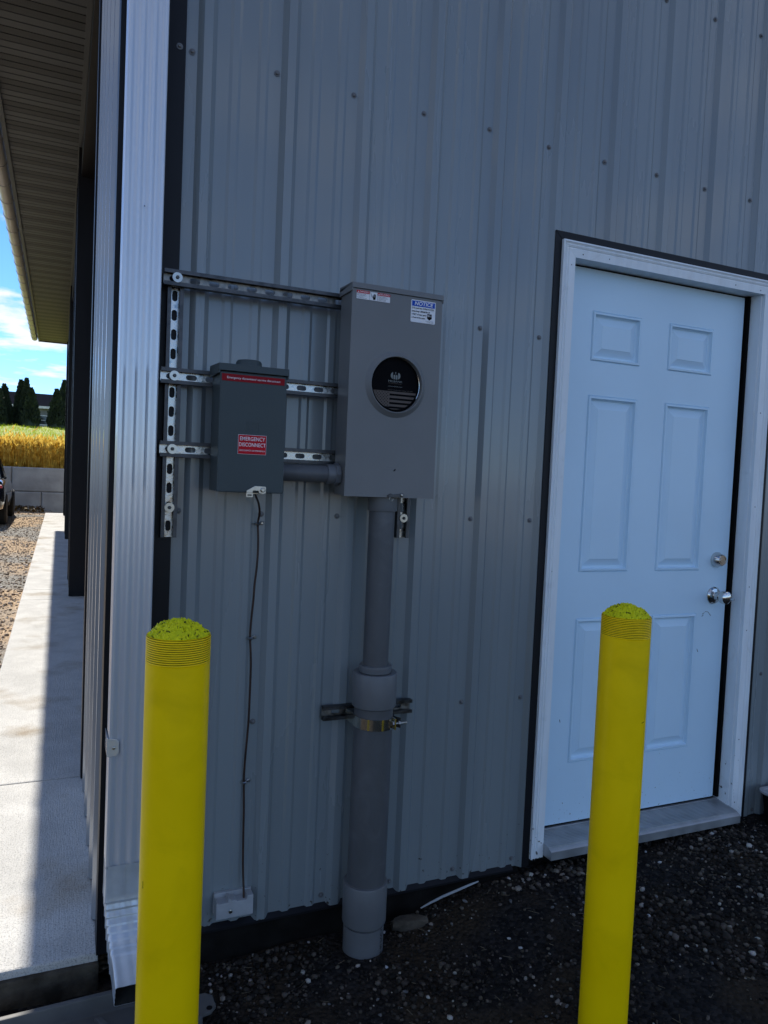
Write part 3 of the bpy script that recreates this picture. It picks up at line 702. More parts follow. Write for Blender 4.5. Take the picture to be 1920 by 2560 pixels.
def strut(name_label, L, along, x, z, yb, m='galv', bolts=(), depth=0.021):
    o = thing('strut_channel', name_label, 'strut channel', (x, yb, z), 'slotted steel channels on the wall')
    fl, bk = strut_mb(L, along, x, z, yb, depth)
    fl.build('flanges', M['galvdark'], o, fix=False); bk.build('slotted_back', M[m], o, fix=False)  # same metal; flanges coloured darker for the shade inside the channel
    for bx_, bz_ in bolts: washer(o, bx_, yb - depth - 0.0008, bz_)
    return o
strut('tall upright slotted channel beside the downspout, crossed by three horizontal ones', 0.670, 'z', 0.1395, 1.226, -0.0185, bolts=[(0.1395, 1.306)])
strut('topmost horizontal slotted channel running to the top of the meter box', 0.515, 'x', 0.107, 1.9050, -0.0398, 'galvmid', [(0.1395, 1.905)])
strut('middle horizontal slotted channel behind the upper part of the disconnect box', 0.515, 'x', 0.106, 1.6520, -0.0398, 'galv', [(0.1395, 1.652)])
strut('lowest of the three long horizontal channels, just above the short conduit', 0.515, 'x', 0.109, 1.4610, -0.0398, 'galv', [(0.1395, 1.461)])
strut('short upright slotted channel poking out below the meter box', 0.690, 'z', 0.828, 1.230, -0.0185, 'galv', [(0.828, 1.290)])
strut('short dark horizontal channel behind the conduit strap', 0.290, 'x', 0.597, 0.7070, -0.0185, 'galvmid')

# ------------------------------------------------------------------ disconnect box
dc = thing('disconnect_box', 'dark slate electrical disconnect box with red emergency stickers', 'electrical box', (0.32, -0.061, 1.357))
Yf = -0.185
MB().box(0.238, 0.404, Yf + 0.012, -0.062, 1.357, 1.672).build('enclosure', M['disc'], dc, bevel=0.003)
cov = MB().box(0.2345, 0.4075, Yf, Yf + 0.011, 1.356, 1.660).build('cover', M['disc'], dc, bevel=0.003)
MB().prism([(-0.0618, 1.686), (Yf - 0.004, 1.680), (Yf - 0.005, 1.662), (Yf - 0.0025, 1.662), (Yf - 0.002, 1.676), (-0.0618, 1.6725)], 'x', 0.230, 0.4115).build('rain_hood', M['disc'], dc, bevel=0.001)
MB().box(0.230, 0.2335, Yf - 0.004, -0.0619, 1.655, 1.676).build('hood_side', M['disc'], dc)
MB().box(0.408, 0.4115, Yf - 0.004, -0.0619, 1.655, 1.676).build('hood_side', M['disc'], dc)
mb = MB(); pr = []
hub = [(0.034, 0.0), (0.034, 0.014), (0.031, 0.019), (0.022, 0.021), (0.002, 0.021)]
MB().lathe(hub, (0.322, -0.115, 1.682), 'z', 28).build('hub_plate', M['disc'], dc, smooth=True)
MB().box(0.2385, 0.4005, Yf - 0.0012, Yf - 0.0002, 1.637, 1.6545).build('warning_strip', M['redd'], dc)
text('Emergency disconnect/ service disconnect', 0.0078, 0.3200, Yf - 0.0016, 1.6455, M['inkpink'], dc, width=0.138)
st = MB().box(0.2845, 0.358, Yf - 0.0012, Yf - 0.0002, 1.4545, 1.504).build('emergency_sticker', M['inkw'], dc)
MB().box(0.2852, 0.3573, Yf - 0.0016, Yf - 0.0011, 1.4552, 1.5033).build('red_field', M['red'], st)
text('EMERGENCY', 0.0140, 0.3213, Yf - 0.002, 1.4935, M['inkpink'], st, width=0.065, offset=0.00006)
text('DISCONNECT', 0.0140, 0.3213, Yf - 0.002, 1.4785, M['inkpink'], st, width=0.069, offset=0.00006)
text('DESCONEXIÓN DE EMERGENCIA', 0.0055, 0.3213, Yf - 0.002, 1.4640, M['inkpink'], st, width=0.067)
# faint embossed square emblem
for r in ((0.305, 0.338, 1.5365, 1.538), (0.305, 0.338, 1.508, 1.5095), (0.305, 0.3065, 1.5095, 1.5365), (0.3365, 0.338, 1.5095, 1.5365), (0.312, 0.331, 1.529, 1.530), (0.312, 0.331, 1.516, 1.517), (0.312, 0.313, 1.517, 1.529), (0.330, 0.331, 1.517, 1.529)):
    MB().box(r[0], r[1], Yf - 0.0008, Yf + 0.001, r[2], r[3]).build('embossed_emblem', M['disc'], cov)
ht = MB().prism([(0.3095, 1.3560), (0.3095, 1.3620), (0.331, 1.3745), (0.358, 1.3735), (0.360, 1.371), (0.360, 1.3560), (0.352, 1.3535), (0.342, 1.3560), (0.340, 1.3620), (0.326, 1.3620), (0.325, 1.3560)], 'y', Yf - 0.0075, Yf - 0.0035).build('hasp', M['zinc'], dc, bevel=0.0007)
mb = MB()
for r in ((0.309, 0.326, 1.3525, 1.3560), (0.309, 0.326, 1.3455, 1.3480), (0.309, 0.312, 1.3480, 1.3525), (0.323, 0.326, 1.3480, 1.3525)): mb.box(r[0], r[1], Yf - 0.007, Yf - 0.004, r[2], r[3])
mb.build('hasp_loop', M['zinc'], ht)
MB().lathe([(0.0062, 0), (0.0062, -0.004), (0.004, -0.006)], (0.3515, Yf - 0.0075, 1.3645), 'y', 16).build('hasp_bolt', M['zinc'], ht, smooth=True)
MB().lathe([(0.016, 0), (0.016, -0.004), (0.012, -0.005)], (0.345, -0.125, 1.3565), 'z', 16).build('cable_bushing', M['zinc'], dc)

# ------------------------------------------------------------------ meter box
mt = thing('meter_box', 'tall grey electric meter box with round dark cover and warning stickers', 'meter box', (0.727, -0.061, 1.355))
Ym = -0.160
MB().box(0.591, 0.862, Ym + 0.010, -0.0625, 1.357, 1.926).build('enclosure', M['meter'], mt, bevel=0.004)
# front cover with a round hole
cx, cz, rh = 0.7285, 1.6715, 0.0785
N = 64; X0, X1, Z0, Z1 = 0.588, 0.864, 1.355, 1.9215
outer, inner = [], []
cor = [math.atan2(zc - cz, xc - cx) % (2 * math.pi) for xc, zc in ((X1, Z1), (X0, Z1), (X0, Z0), (X1, Z0))]
ang = sorted([2 * math.pi * q / N for q in range(N)] + cor)
for a in ang:
    ca, sa = math.cos(a), math.sin(a)
    s = min((X1 - cx) / ca if ca > 1e-6 else (X0 - cx) / ca if ca < -1e-6 else 9, (Z1 - cz) / sa if sa > 1e-6 else (Z0 - cz) / sa if sa < -1e-6 else 9)
    outer.append((cx + ca * s, cz + sa * s)); inner.append((cx + ca * rh, cz + sa * rh))
n = len(ang); mb = MB()
rr = [[(x, Ym + 0.012, z) for x, z in outer], [(x, Ym, z) for x, z in outer]]
for r, dy in ((0.0925, 0.0), (0.088, -0.0035), (0.0815, -0.0085), (0.0795, -0.0105), (0.0775, -0.0105), (0.0765, -0.008), (0.0765, 0.018)):
    rr.append([(cx + math.cos(a) * r, Ym + dy, cz + math.sin(a) * r) for a in ang])
mb.loft(rr, cap0=False, cap1=False)
mcov = mb.build('cover', M['meter'], mt, smooth=28)
MB().prism([(-0.0622, 1.941), (Ym - 0.003, 1.9375), (Ym - 0.004, 1.9225), (Ym - 0.0015, 1.9225), (Ym - 0.001, 1.933), (-0.0622, 1.9265)], 'x', 0.586, 0.8665).build('top_cap', M['meter'], mt, bevel=0.001)
MB().box(0.586, 0.589, Ym - 0.003, -0.0624, 1.915, 1.934).build('cap_side', M['meter'], mt)
MB().box(0.8635, 0.8665, Ym - 0.003, -0.0624, 1.915, 1.934).build('cap_side', M['meter'], mt)
# round cover plate with print
Yp = Ym + 0.006
plate = MB().lathe([(0.0764, 0.004), (0.0764, 0.0), (0.0705, -0.0005), (0.070, -0.002), (0.002, -0.002)], (cx, Yp, cz), 'y', 56).build('cover_plate', M['discblack'], mt, smooth=True)
YI = Yp - 0.0026; rp_ = 0.0685; zf = cz - 0.0185
def chord(z, r=rp_): return math.sqrt(max(0, r * r - (z - cz) ** 2))
def disc_strip(mb, x0, x1, za, zb, y=YI, steps=6):
    """horizontal strip clipped to the plate's circle"""
    for q in range(steps):
        z0 = za + (zb - za) * q / steps; z1 = za + (zb - za) * (q + 1) / steps
        l0, l1 = max(x0, cx - chord(z0)), max(x0, cx - chord(z1)); r0, r1 = min(x1, cx + chord(z0)), min(x1, cx + chord(z1))
        if r0 > l0 and r1 > l1: mb.add([(l0, y, z0), (r0, y, z0), (r1, y, z1), (l1, y, z1)], [(0, 1, 2, 3)])
mb = MB(); sw = 0.0064; xs_c = cx - 0.016
for q in range(7):
    zt = zf - q * 2 * sw * 0.93
    x0 = xs_c if q < 4 else cx - 0.1
    disc_strip(mb, x0 if q < 3 else cx - .1, cx + 0.1, zt - sw, zt)
disc_strip(mb, cx - 0.1, xs_c, zf - 0.043, zf, y=YI - 0.0001, steps=14)
mb.build('flag_print', M['bronze'], plate, fix=False)
mb = MB()
for r_ in range(9):
    for c_ in range(6 if r_ % 2 == 0 else 5):
        sx = cx - 0.0655 + c_ * 0.0088 + (0.0044 if r_ % 2 else 0); sz = zf - 0.0035 - r_ * 0.0045
        if math.hypot(sx - cx, sz - cz) > rp_ - 0.003: continue
        pts = [(sx + (0.0019 if q % 2 == 0 else 0.0010) * math.sin(q * math.pi / 5), YI - 0.0004, sz + (0.0019 if q % 2 == 0 else 0.0010) * math.cos(q * math.pi / 5)) for q in range(10)]
        mb.add(pts, [tuple(range(10))])
mb.build('star_print', M['discblack'], plate, fix=False)
mb = MB()   # emblem: two crescents with an m-shape between
lz = cz + 0.0255
for s in (-1, 1):
    arc = [(cx + s * (0.0065 + 0.0085 * math.cos(a)), YI, lz + 0.0095 * math.sin(a)) for a in [R(-80 + 16 * q) for q in range(11)]]
    mb.add(arc, [tuple(range(11))])
    leg = [(0.0008, -0.010), (0.0060, -0.010), (0.0060, 0.000)] + [(0.0034 + 0.0026 * math.cos(a), 0.0 + 0.0026 * math.sin(a)) for a in [R(30 * q) for q in range(1, 6)]] + [(0.0008, 0.0)]
    mb.add([(cx + s * u, YI, lz + v) for u, v in leg], [tuple(range(len(leg)))])
mb.add([(cx - 0.0018, YI, lz + 0.010), (cx + 0.0018, YI, lz + 0.010), (cx, YI, lz + 0.003)], [(0, 1, 2)])
mb.build('emblem_print', M['greyprint'], plate, fix=False)
text('MILBANK', 0.0078, cx, YI, cz + 0.0095, M['greyprint'], plate, width=0.043)
text('ELECTRICAL', 0.003, cx, YI, cz + 0.0035, M['bronze'], plate, width=0.041)
text('www.milbank.com', 0.0042, cx, YI, cz - 0.0045, M['greyprint'], plate, width=0.044)
text('Kansas City, MO', 0.0042, cx + 0.038, YI, cz - 0.0145, M['bronze'], plate, width=0.034)
text('American Manufacturer', 0.0042, cx - 0.002, YI, cz - 0.0145, M['bronze'], plate, width=0.042)
mb = MB()
mb.tube([(cx + 0.0725 * math.cos(a), Ym - 0.002, cz + 0.0725 * math.sin(a)) for a in [R(-28 + 5 * q) for q in range(12)]], 0.0011, 6)
mb.build('retainer_wire', M['chrome'], mt)
# danger label: three fields
lab = MB().box(0.6000, 0.6995, Ym - 0.0010, Ym - 0.0002, 1.8945, 1.9170).build('danger_label', M['inkw'], mt)
MB().box(0.6000, 0.6375, Ym - 0.0014, Ym - 0.0009, 1.9100, 1.9172).build('red_field', M['red'], lab)
MB().box(0.6620, 0.6995, Ym - 0.0014, Ym - 0.0009, 1.9100, 1.9172).build('red_field', M['red'], lab)
text('DANGER', 0.0066, 0.6215, Ym - 0.0018, 1.9136, M['inkw'], lab, width=0.026)
text('PELIGRO', 0.0066, 0.6830, Ym - 0.0018, 1.9136, M['inkw'], lab, width=0.028)
for xx in (0.6045, 0.6655):
    MB().add([(xx - 0.0022, Ym - 0.0018, 1.9115), (xx + 0.0022, Ym - 0.0018, 1.9115), (xx, Ym - 0.0018, 1.9157)], [(0, 1, 2)]).build('warning_triangle', M['inkw'], lab, fix=False)
for x0, ln in ((0.6015, ('Hazardous voltage.', 'Will cause death or', 'serious injury.', 'Turn off power first.')), (0.6635, ('Tensión peligrosa.', 'Puede causar muerte', 'o lesiones graves.', 'Corte la energía.'))):
    for q, s in enumerate(ln): text(s, 0.0034, x0, Ym - 0.0015, 1.9075 - q * 0.0034, M['inkb'], lab, align='LEFT', name='small_print')
mb = MB()   # hand with a jagged line
hx_, hz_ = 0.6520, 1.9010
mb.add([(hx_ - 0.0032, Ym - 0.0015, hz_ - 0.0045), (hx_ + 0.0030, Ym - 0.0015, hz_ - 0.0045), (hx_ + 0.0045, Ym - 0.0015, hz_ + 0.002), (hx_ - 0.0045, Ym - 0.0015, hz_ + 0.002)], [(0, 1, 2, 3)])
for q, (u, L) in enumerate(((-0.0038, 0.0055), (-0.0016, 0.0085), (0.0006, 0.0092), (0.0028, 0.0078))):
    mb.add([(hx_ + u, Ym - 0.0015, hz_ + 0.0018), (hx_ + u + 0.0016, Ym - 0.0015, hz_ + 0.0018), (hx_ + u + 0.0016, Ym - 0.0015, hz_ + 0.002 + L), (hx_ + u, Ym - 0.0015, hz_ + 0.002 + L)], [(0, 1, 2, 3)])
zg = [(0.6390, 1.9150), (0.6425, 1.9125), (0.6412, 1.9100), (0.6455, 1.9070), (0.6440, 1.9045), (0.6475, 1.9030)]
for (a, b), (c, d) in zip(zg[:-1], zg[1:]): mb.add([(a, Ym - 0.0015, b - .0006), (c, Ym - 0.0015, d - .0006), (c, Ym - 0.0015, d + .0008), (a, Ym - 0.0015, b + .0008)], [(0, 1, 2, 3)])
mb.build('shock_pictogram', M['inkb'], lab, fix=False)
MB().box(0.6378, 0.6382, Ym - 0.0013, Ym - 0.0009, 1.8950, 1.9165).build('divider', M['inkb'], lab); MB().box(0.6612, 0.6616, Ym - 0.0013, Ym - 0.0009, 1.8950, 1.9165).build('divider', M['inkb'], lab)
# notice label
nl = MB().prism([(0.767, 1.852), (0.840, 1.852), (0.842, 1.854), (0.842, 1.912), (0.840, 1.914), (0.767, 1.914), (0.765, 1.912), (0.765, 1.854)], 'y', Ym - 0.0010, Ym - 0.0002).build('notice_label', M['inkw'], mt)
MB().box(0.7675, 0.8395, Ym - 0.0014, Ym - 0.0009, 1.8965, 1.9115).build('blue_field', M['blue'], nl)
text('NOTICE', 0.0145, 0.8035, Ym - 0.0018, 1.9040, M['inkw'], nl, width=0.058, shear=0.15, offset=0.0003)
for q, (s, w) in enumerate((('DTE must have CLEAR ACCESS,', 0.070), ('please keep a MINIMUM OF', 0.057), ('3 FEET of clear space', 0.046), ('in front of this meter.', 0.043))):
    text(s, 0.0062, 0.7675, Ym - 0.0016, 1.8915 - q * 0.0088, M['inkb'], nl, align='LEFT', width=w, offset=0.00012, name='notice_line')
mb = MB().add([(0.8165, Ym - 0.0016, 1.8790), (0.8305, Ym - 0.0016, 1.8790), (0.8310, Ym - 0.0016, 1.8670), (0.8235, Ym - 0.0016, 1.8615), (0.8160, Ym - 0.0016, 1.8670)], [(0, 1, 2, 3, 4)])
mb.build('shield_print', M['inkb'], nl, fix=False)
text('811', 0.0085, 0.8235, Ym - 0.0020, 1.8735, M['inkw'], nl, width=0.0115)
text('Know what\'s below.', 0.0032, 0.8245, Ym - 0.0016, 1.8585, M['inkb'], nl, width=0.024, name='small_print')
text('Call before you dig.', 0.0032, 0.8265, Ym - 0.0016, 1.8550, M['inkb'], nl, width=0.022, name='small_print')
# latch tab and scuff
lt = MB().prism([(0.718, 1.3555), (0.718, 1.362), (0.727, 1.3665), (0.733, 1.3635), (0.764, 1.3680), (0.767, 1.3620), (0.7620, 1.3575), (0.735, 1.3565)], 'y', Ym - 0.006, Ym - 0.002).build('latch', M['galvdark'], mt, bevel=0.0005)
MB().lathe([(0.004, 0), (0.004, -0.003), (0.002, -0.0045)], (0.7595, Ym - 0.006, 1.3628), 'y', 12).build('latch_rivet', M['zinc'], lt, smooth=True)
MB().tube([(0.7285 + 0.006 * math.cos(a), Ym - 0.004, 1.351 + 0.006 * math.sin(a)) for a in [R(30 * q) for q in range(13)]], 0.0008, 6).build('seal_ring', M['zinc'], lt)
mb = MB(); mb.box(0.702, 0.752, Ym - 0.0006, Ym + 0.0005, 1.4325, 1.4335); mb.box(0.712, 0.740, Ym - 0.0006, Ym + 0.0005, 1.439, 1.4398)
mb.add([(0.742, Ym - 0.0006, 1.442), (0.7435, Ym - 0.0006, 1.442), (0.750, Ym - 0.0006, 1.453), (0.7485, Ym - 0.0006, 1.453)], [(0, 1, 2, 3)]); mb.build('rubbed_mark', M['pvc2'], mcov, fix=False)
MB().prism([(0.7345, 1.4285), (0.740, 1.433), (0.7385, 1.437), (0.733, 1.431)], 'y', Ym - 0.0007, Ym).build('chip', M['inkb'], mcov)

# ------------------------------------------------------------------ conduits
hc = thing('horizontal_conduit', 'short horizontal grey conduit joining the disconnect box to the meter box', 'conduit', (0.5, -0.105, 1.413))
MB().lathe([(0.0240, 0.0), (0.0240, 0.140)], (0.418, -0.105, 1.4135), 'x', 32).build('pipe', M['pvc'], hc, smooth=True)
MB().lathe([(0.0258, 0), (0.0262, 0.002), (0.0262, 0.018), (0.0255, 0.019)], (0.4045, -0.105, 1.4135), 'x', 32).build('collar', M['pvc2'], hc, smooth=True)
MB().lathe([(0.0262, 0.0), (0.0275, 0.002), (0.0275, 0.022), (0.026, 0.0225)], (0.552, -0.105, 1.4135), 'x', 32).build('fitting', M['pvc2'], hc, smooth=True)
MB().lathe([(0.0310, 0.0), (0.0325, 0.0015), (0.0325, 0.013), (0.0295, 0.0155)], (0.5745, -0.105, 1.4135), 'x', 8).build('lock_nut', M['pvc2'], hc)
vc = thing('vertical_conduit', 'thick grey vertical conduit running from the meter box into the ground', 'conduit', (0.728, -0.102, 0.0))
px0, py0 = 0.7295, -0.102
MB().lathe([(0.0425, 0), (0.0435, 0.002), (0.0435, 0.041), (0.042, 0.042)], (px0, py0, 1.3145), 'z', 40).build('hub_fitting', M['pvc2'], vc, smooth=True)
MB().lathe([(0.0375, 0), (0.0375, 0.47)], (px0 - 0.0005, py0, 0.850), 'z', 48).build('upper_pipe', M['pvc'], vc, smooth=True)
MB().lathe([(0.0445, 0), (0.0475, 0.003), (0.0475, 0.012), (0.0485, 0.016), (0.0475, 0.022), (0.040, 0.0225)], (px0, py0, 0.842), 'z', 48).build('bushing', M['pvc2'], vc, smooth=True)
MB().lathe([(0.0590, -0.004), (0.0645, 0.0), (0.0650, 0.002), (0.0650, 0.093), (0.0630, 0.0975), (0.052, 0.098), (0.046, 0.096)], (px0, py0, 0.7455), 'z', 56).build('reducer_coupling', M['pvc2'], vc, smooth=True)
MB().lathe([(0.0572, 0), (0.0572, 0.735)], (px0, py0, 0.02), 'z', 56).build('lower_pipe', M['pvc'], vc, smooth=True)
MB().lathe([(0.0595, -0.003), (0.0645, 0.0), (0.0655, 0.004), (0.0655, 0.116), (0.0640, 0.120), (0.0580, 0.1205)], (px0 - 0.002, py0, 0.098), 'z', 56).build('expansion_coupling', M['pvc2'], vc, smooth=True)
MB().lathe([(0.0600, 0), (0.0600, 0.33)], (px0 - 0.002, py0, -0.24), 'z', 56).build('stub_pipe', M['pvc2'], vc, smooth=True)
def on_pipe(xc, yc, r, a0, zc):    # text running up the pipe's side
    def f(co):
        th = a0 + co[:, 1] / r
        return np.stack([xc + r * np.cos(th), yc + r * np.sin(th), zc + co[:, 0]], 1)
    return f
text('4"  PVC  SCH 40   RIGID NON-METALLIC CONDUIT   UL LISTED', 0.014, 0, 0, 0, M['inkb'], vc, name='pipe_print', rot=on_pipe(px0, py0, 0.0577, R(-28), 0.50), width=0.36)
text('SCH 40 PVC UL', 0.016, 0, 0, 0, M['inkb'], vc, name='pipe_print', rot=on_pipe(px0 - .002, py0, 0.0606, R(-52), 0.045), width=0.115)
# strap clamp
sc_ = thing('pipe_clamp', 'shiny brass-toned strap clamp around the grey vertical conduit', 'clamp', (px0, py0, 0.70))
mb = MB(); r0 = 0.0585
path = [(px0 - 0.062, -0.042)] + [(px0 + r0 * math.cos(a), py0 + r0 * math.sin(a)) for a in [R(180 - 10 + 10 * q) + 0 for q in range(0, 15)]] + [(px0 + 0.055, py0 - 0.052)]
path = [(px0 - 0.0605, -0.040)] + [(px0 + r0 * math.cos(R(t)), py0 + r0 * math.sin(R(t))) for t in range(165, 322, 8)] 
ring_i = []
for i, p in enumerate(path):
    a = Vector((p[0] - px0, p[1] - py0)).normalized(); zc = 0.704 - 0.006 * (i / len(path))
    q = (p[0] + a.x * 0.003, p[1] + a.y * 0.003)
    ring_i.append([(p[0], p[1], zc - 0.016), (q[0], q[1], zc - 0.016), (q[0], q[1], zc + 0.016), (p[0], p[1], zc + 0.016)])
MB().loft(ring_i).build('strap', M['brass'], sc_, smooth=True)
path = [(px0 + 0.0605, -0.040)] + [(px0 + r0 * math.cos(R(t)), py0 + r0 * math.sin(R(t))) for t in range(15, -34, -8)] + [(px0 + 0.062, py0 - 0.052)]
ring_i = []
for i, p in enumerate(path):
    a = Vector((p[0] - px0, p[1] - py0)).normalized(); q = (p[0] + a.x * 0.003, p[1] + a.y * 0.003)
    ring_i.append([(p[0], p[1], 0.686), (q[0], q[1], 0.686), (q[0], q[1], 0.716), (p[0], p[1], 0.716)])
MB().loft(ring_i).build('strap', M['galvdark'], sc_, smooth=True)
ex, ey = px0 + 0.046, py0 - 0.041
MB().box(ex - 0.003, ex + 0.0005, ey - 0.020, ey + 0.004, 0.684, 0.716).build('ear', M['brass'], sc_)
MB().lathe([(0.0085, 0), (0.0085, 0.005)], (ex - 0.009, ey - 0.012, 0.700), 'x', 6).build('bolt_head', M['zinc'], sc_)
MB().lathe([(0.0035, 0), (0.0035, 0.045)], (ex - 0.006, ey - 0.012, 0.700), 'x', 10).build('bolt_shank', M['zinc'], sc_, smooth=True)
MB().lathe([(0.008, 0), (0.008, 0.006)], (ex + 0.010, ey - 0.012, 0.700), 'x', 6).build('nut', M['zinc'], sc_)

# ------------------------------------------------------------------ ground wire and bonding block
gw = thing('ground_wire', 'thin dark brown ground wire dropping from the disconnect box', 'wire', (0.38, -0.02, 0.2))
pw = [(0.345, -0.125, 1.357), (0.358, -0.095, 1.345), (0.378, -0.050, 1.322), (0.3875, -0.026, 1.295), (0.386, -0.016, 1.266), (0.3885, -0.016, 1.225), (0.389, -0.017, 1.186), (0.387, -0.017, 1.14), (0.383, -0.016, 1.093), (0.3815, -0.015, 1.05), (0.3775, -0.013, 0.985), (0.3765, -0.012, 0.94), (0.3795, -0.014, 0.895), (0.381, -0.015, 0.858), (0.381, -0.015, 0.80), (0.3805, -0.014, 0.708), (0.378, -0.013, 0.65), (0.3755, -0.013, 0.607), (0.374, -0.011, 0.56), (0.374, -0.010, 0.522), (0.3765, -0.012, 0.44), (0.377, -0.013, 0.382), (0.3785, -0.016, 0.28), (0.380, -0.028, 0.215), (0.380, -0.034, 0.188)]
fine = []
for i in range(len(pw) - 1):     # Catmull-Rom
    p0, p1, p2, p3 = [Vector(pw[max(0, min(len(pw) - 1, i + d))]) for d in (-1, 0, 1, 2)]
    for q in range(4):
        t = q / 4; fine.append(0.5 * ((2 * p1) + (p2 - p0) * t + (2 * p0 - 5 * p1 + 4 * p2 - p3) * t * t + (3 * p1 - p0 - 3 * p2 + p3) * t ** 3))
fine.append(Vector(pw[-1]))
MB().tube(fine, 0.0030, 8).build('wire', M['wire'], gw, smooth=True)
for x, z in ((0.386, 1.264), (0.3768, 0.938), (0.3742, 0.521)):
    c_ = MB().tube([(x - 0.0055, -0.002, z), (x - 0.0055, -0.014, z), (x - 0.003, -0.0185, z), (x + 0.003, -0.0185, z), (x + 0.0055, -0.014, z), (x + 0.006, -0.004, z), (x + 0.018, -0.0035, z + 0.002)], 0.0036, 6).build('wire_clip', M['zinc'], gw)
    MB().lathe([(0.0052, 0), (0.0052, -0.003), (0.003, -0.005)], (x + 0.014, -0.006, z + 0.002), 'y', 10).build('clip_screw', M['zinc'], c_, smooth=True)
bb = thing('bonding_block', 'small white plastic bonding block at the bottom of the wall', 'bonding block', (0.349, 0, 0.15))
MB().prism([(0.300, 0.147), (0.405, 0.147), (0.405, 0.203), (0.388, 0.203), (0.386, 0.192), (0.358, 0.192), (0.356, 0.197), (0.340, 0.197), (0.339, 0.203), (0.333, 0.203), (0.332, 0.192), (0.304, 0.192), (0.300, 0.199)], 'y', -0.046, -0.012).build('body', M['plastic_white'], bb, bevel=0.0015)
MB().prism([(0.297, 0.150), (0.300, 0.205), (0.406, 0.206), (0.407, 0.150)], 'y', -0.0118, -0.001).build('base_plate', M['plastic_white'], bb, bevel=0.001)
MB().lathe([(0.0052, 0), (0.0052, -0.002), (0.003, -0.0028)], (0.340, -0.046, 0.166), 'y', 14).build('screw', M['zinc'], bb, smooth=True)

# ------------------------------------------------------------------ downspout
ds = thing('downspout', 'pale grey ribbed downspout at the corner with pleated elbow', 'downspout', (0.047, -0.05, 0.07))
X0, X1, Y0, Y1 = 0.000, 0.097, -0.096, -0.022
def ds_section(sc=1.0, cxo=None, amp=0.0070):
    pts = []
    def side(a, b, nrm, nf, m):
        for q in range(m):
            t = q / m
            w = 0.5 - 0.5 * math.cos(2 * math.pi * t * nf)
            pts.append((a[0] + (b[0] - a[0]) * t - nrm[0] * amp * w, a[1] + (b[1] - a[1]) * t - nrm[1] * amp * w))
    r = 0.007
    def arc(cx_, cy_, a0):
        for q in range(4):
            a = R(a0 + 90 * q / 4); pts.append((cx_ + r * math.cos(a), cy_ + r * math.sin(a)))
    side((X0 + r, Y0), (X1 - r, Y0), (0, -1), 3, 48); arc(X1 - r, Y0 + r, -90)
    side((X1, Y0 + r), (X1, Y1 - r), (1, 0), 3, 24); arc(X1 - r, Y1 - r, 0)
    side((X1 - r, Y1), (X0 + r, Y1), (0, 1), 3, 20); arc(X0 + r, Y1 - r, 90)
    side((X0, Y1 - r), (X0, Y0 + r), (-1, 0), 3, 24); arc(X0 + r, Y0 + r, 180)
    return pts
sec = ds_section()
MB().loft([[(x, y, z) for x, y in sec] for z in (0.372, 1.2, 2.4, 3.6, 4.35)]).build('pipe', M['downspout'], ds, smooth=60)
# elbow: thin walled, open mouth, pleats
sec2 = ds_section(amp=0.0008); mx_, my_ = (X0 + X1) / 2, (Y0 + Y1) / 2
steps = []
zc, yc, ang_ = 0.378, my_, 0.0
stn = []
Lp = [(0.378, my_, 0)]
for q in range(0, 8): Lp.append((0.378 - 0.0105 * q, my_, 0))
z_, y_ = 0.300, my_; a_ = 0
for q in range(64):
    a_ = R(66) * min(1, q / 52); ds_ = 0.0034
    z_ -= ds_ * math.cos(a_); y_ -= ds_ * math.sin(a_); Lp.append((z_, y_, a_))
for q in range(8):
    ds_ = 0.0065; z_ -= ds_ * math.cos(a_); y_ -= ds_ * math.sin(a_); Lp.append((z_, y_, a_))
def elbow_ring(i, scale_):
    z_, y_, a_ = Lp[i]; out = []
    for x, y in sec2:
        dx_, dy_ = (x - mx_) * scale_, (y - my_) * scale_
        sh = 0.020 * max(0, (i - 9) / (len(Lp) - 9))
        out.append((mx_ + dx_ + sh, y_ + dy_ * math.cos(a_), z_ - dy_ * math.sin(a_)))
    return out
rng = []
for i in range(len(Lp)):
    s = 1.0
    if 8 <= i < 66: s = 1.0 + 0.055 * ((i - 8) % 7) / 7.0
    rng.append(elbow_ring(i, s - 0.0))
MB().loft(rng + [elbow_ring(len(Lp) - 1, 0.975)], cap0=False, cap1=False).build('elbow', M['elbow'], ds, smooth=50, fix=False)
MB().loft([elbow_ring(i, 0.975) for i in range(len(Lp) - 1, len(Lp) - 32, -3)], cap0=False).build('elbow_shade_lining', mat('shaded_elbow_inside', (0.02, 0.02, 0.019), 0.9, spec=0.05, scale=20, var=.4), ds, smooth=50, fix=False)  # lining coloured dark for the shade inside the elbow mouth
MB().box(mx_ - 0.0012, mx_ + 0.0012, Y0 - 0.0012, Y0 + 0.004, 0.30, 0.371).build('elbow_seam', M['elbow'], ds)
sp_ = MB().prism([(-0.004, 0.668), (0.018, 0.668), (0.025, 0.676), (0.025, 0.704), (0.018, 0.712), (-0.004, 0.716)], 'y', Y0 - 0.0022, Y0 - 0.0004).build('strap', M['downspout'], ds, bevel=0.0006)
MB().box(-0.0042, -0.0022, Y0 - 0.002, Y1 + 0.02, 0.670, 0.715).build('strap_side', M['downspout'], ds)
MB().lathe([(0.0036, 0), (0.0036, -0.0015), (0.002, -0.0022)], (0.012, Y0 - 0.0022, 0.690), 'y', 12).build('rivet', M['zinc'], sp_, smooth=True)
MB().lathe([(0.0016, 0), (0.0016, -0.0005)], (0.050, Y0 - 0.0002, 2.06), 'y', 8).build('pinhole', M['inkb'], ds)

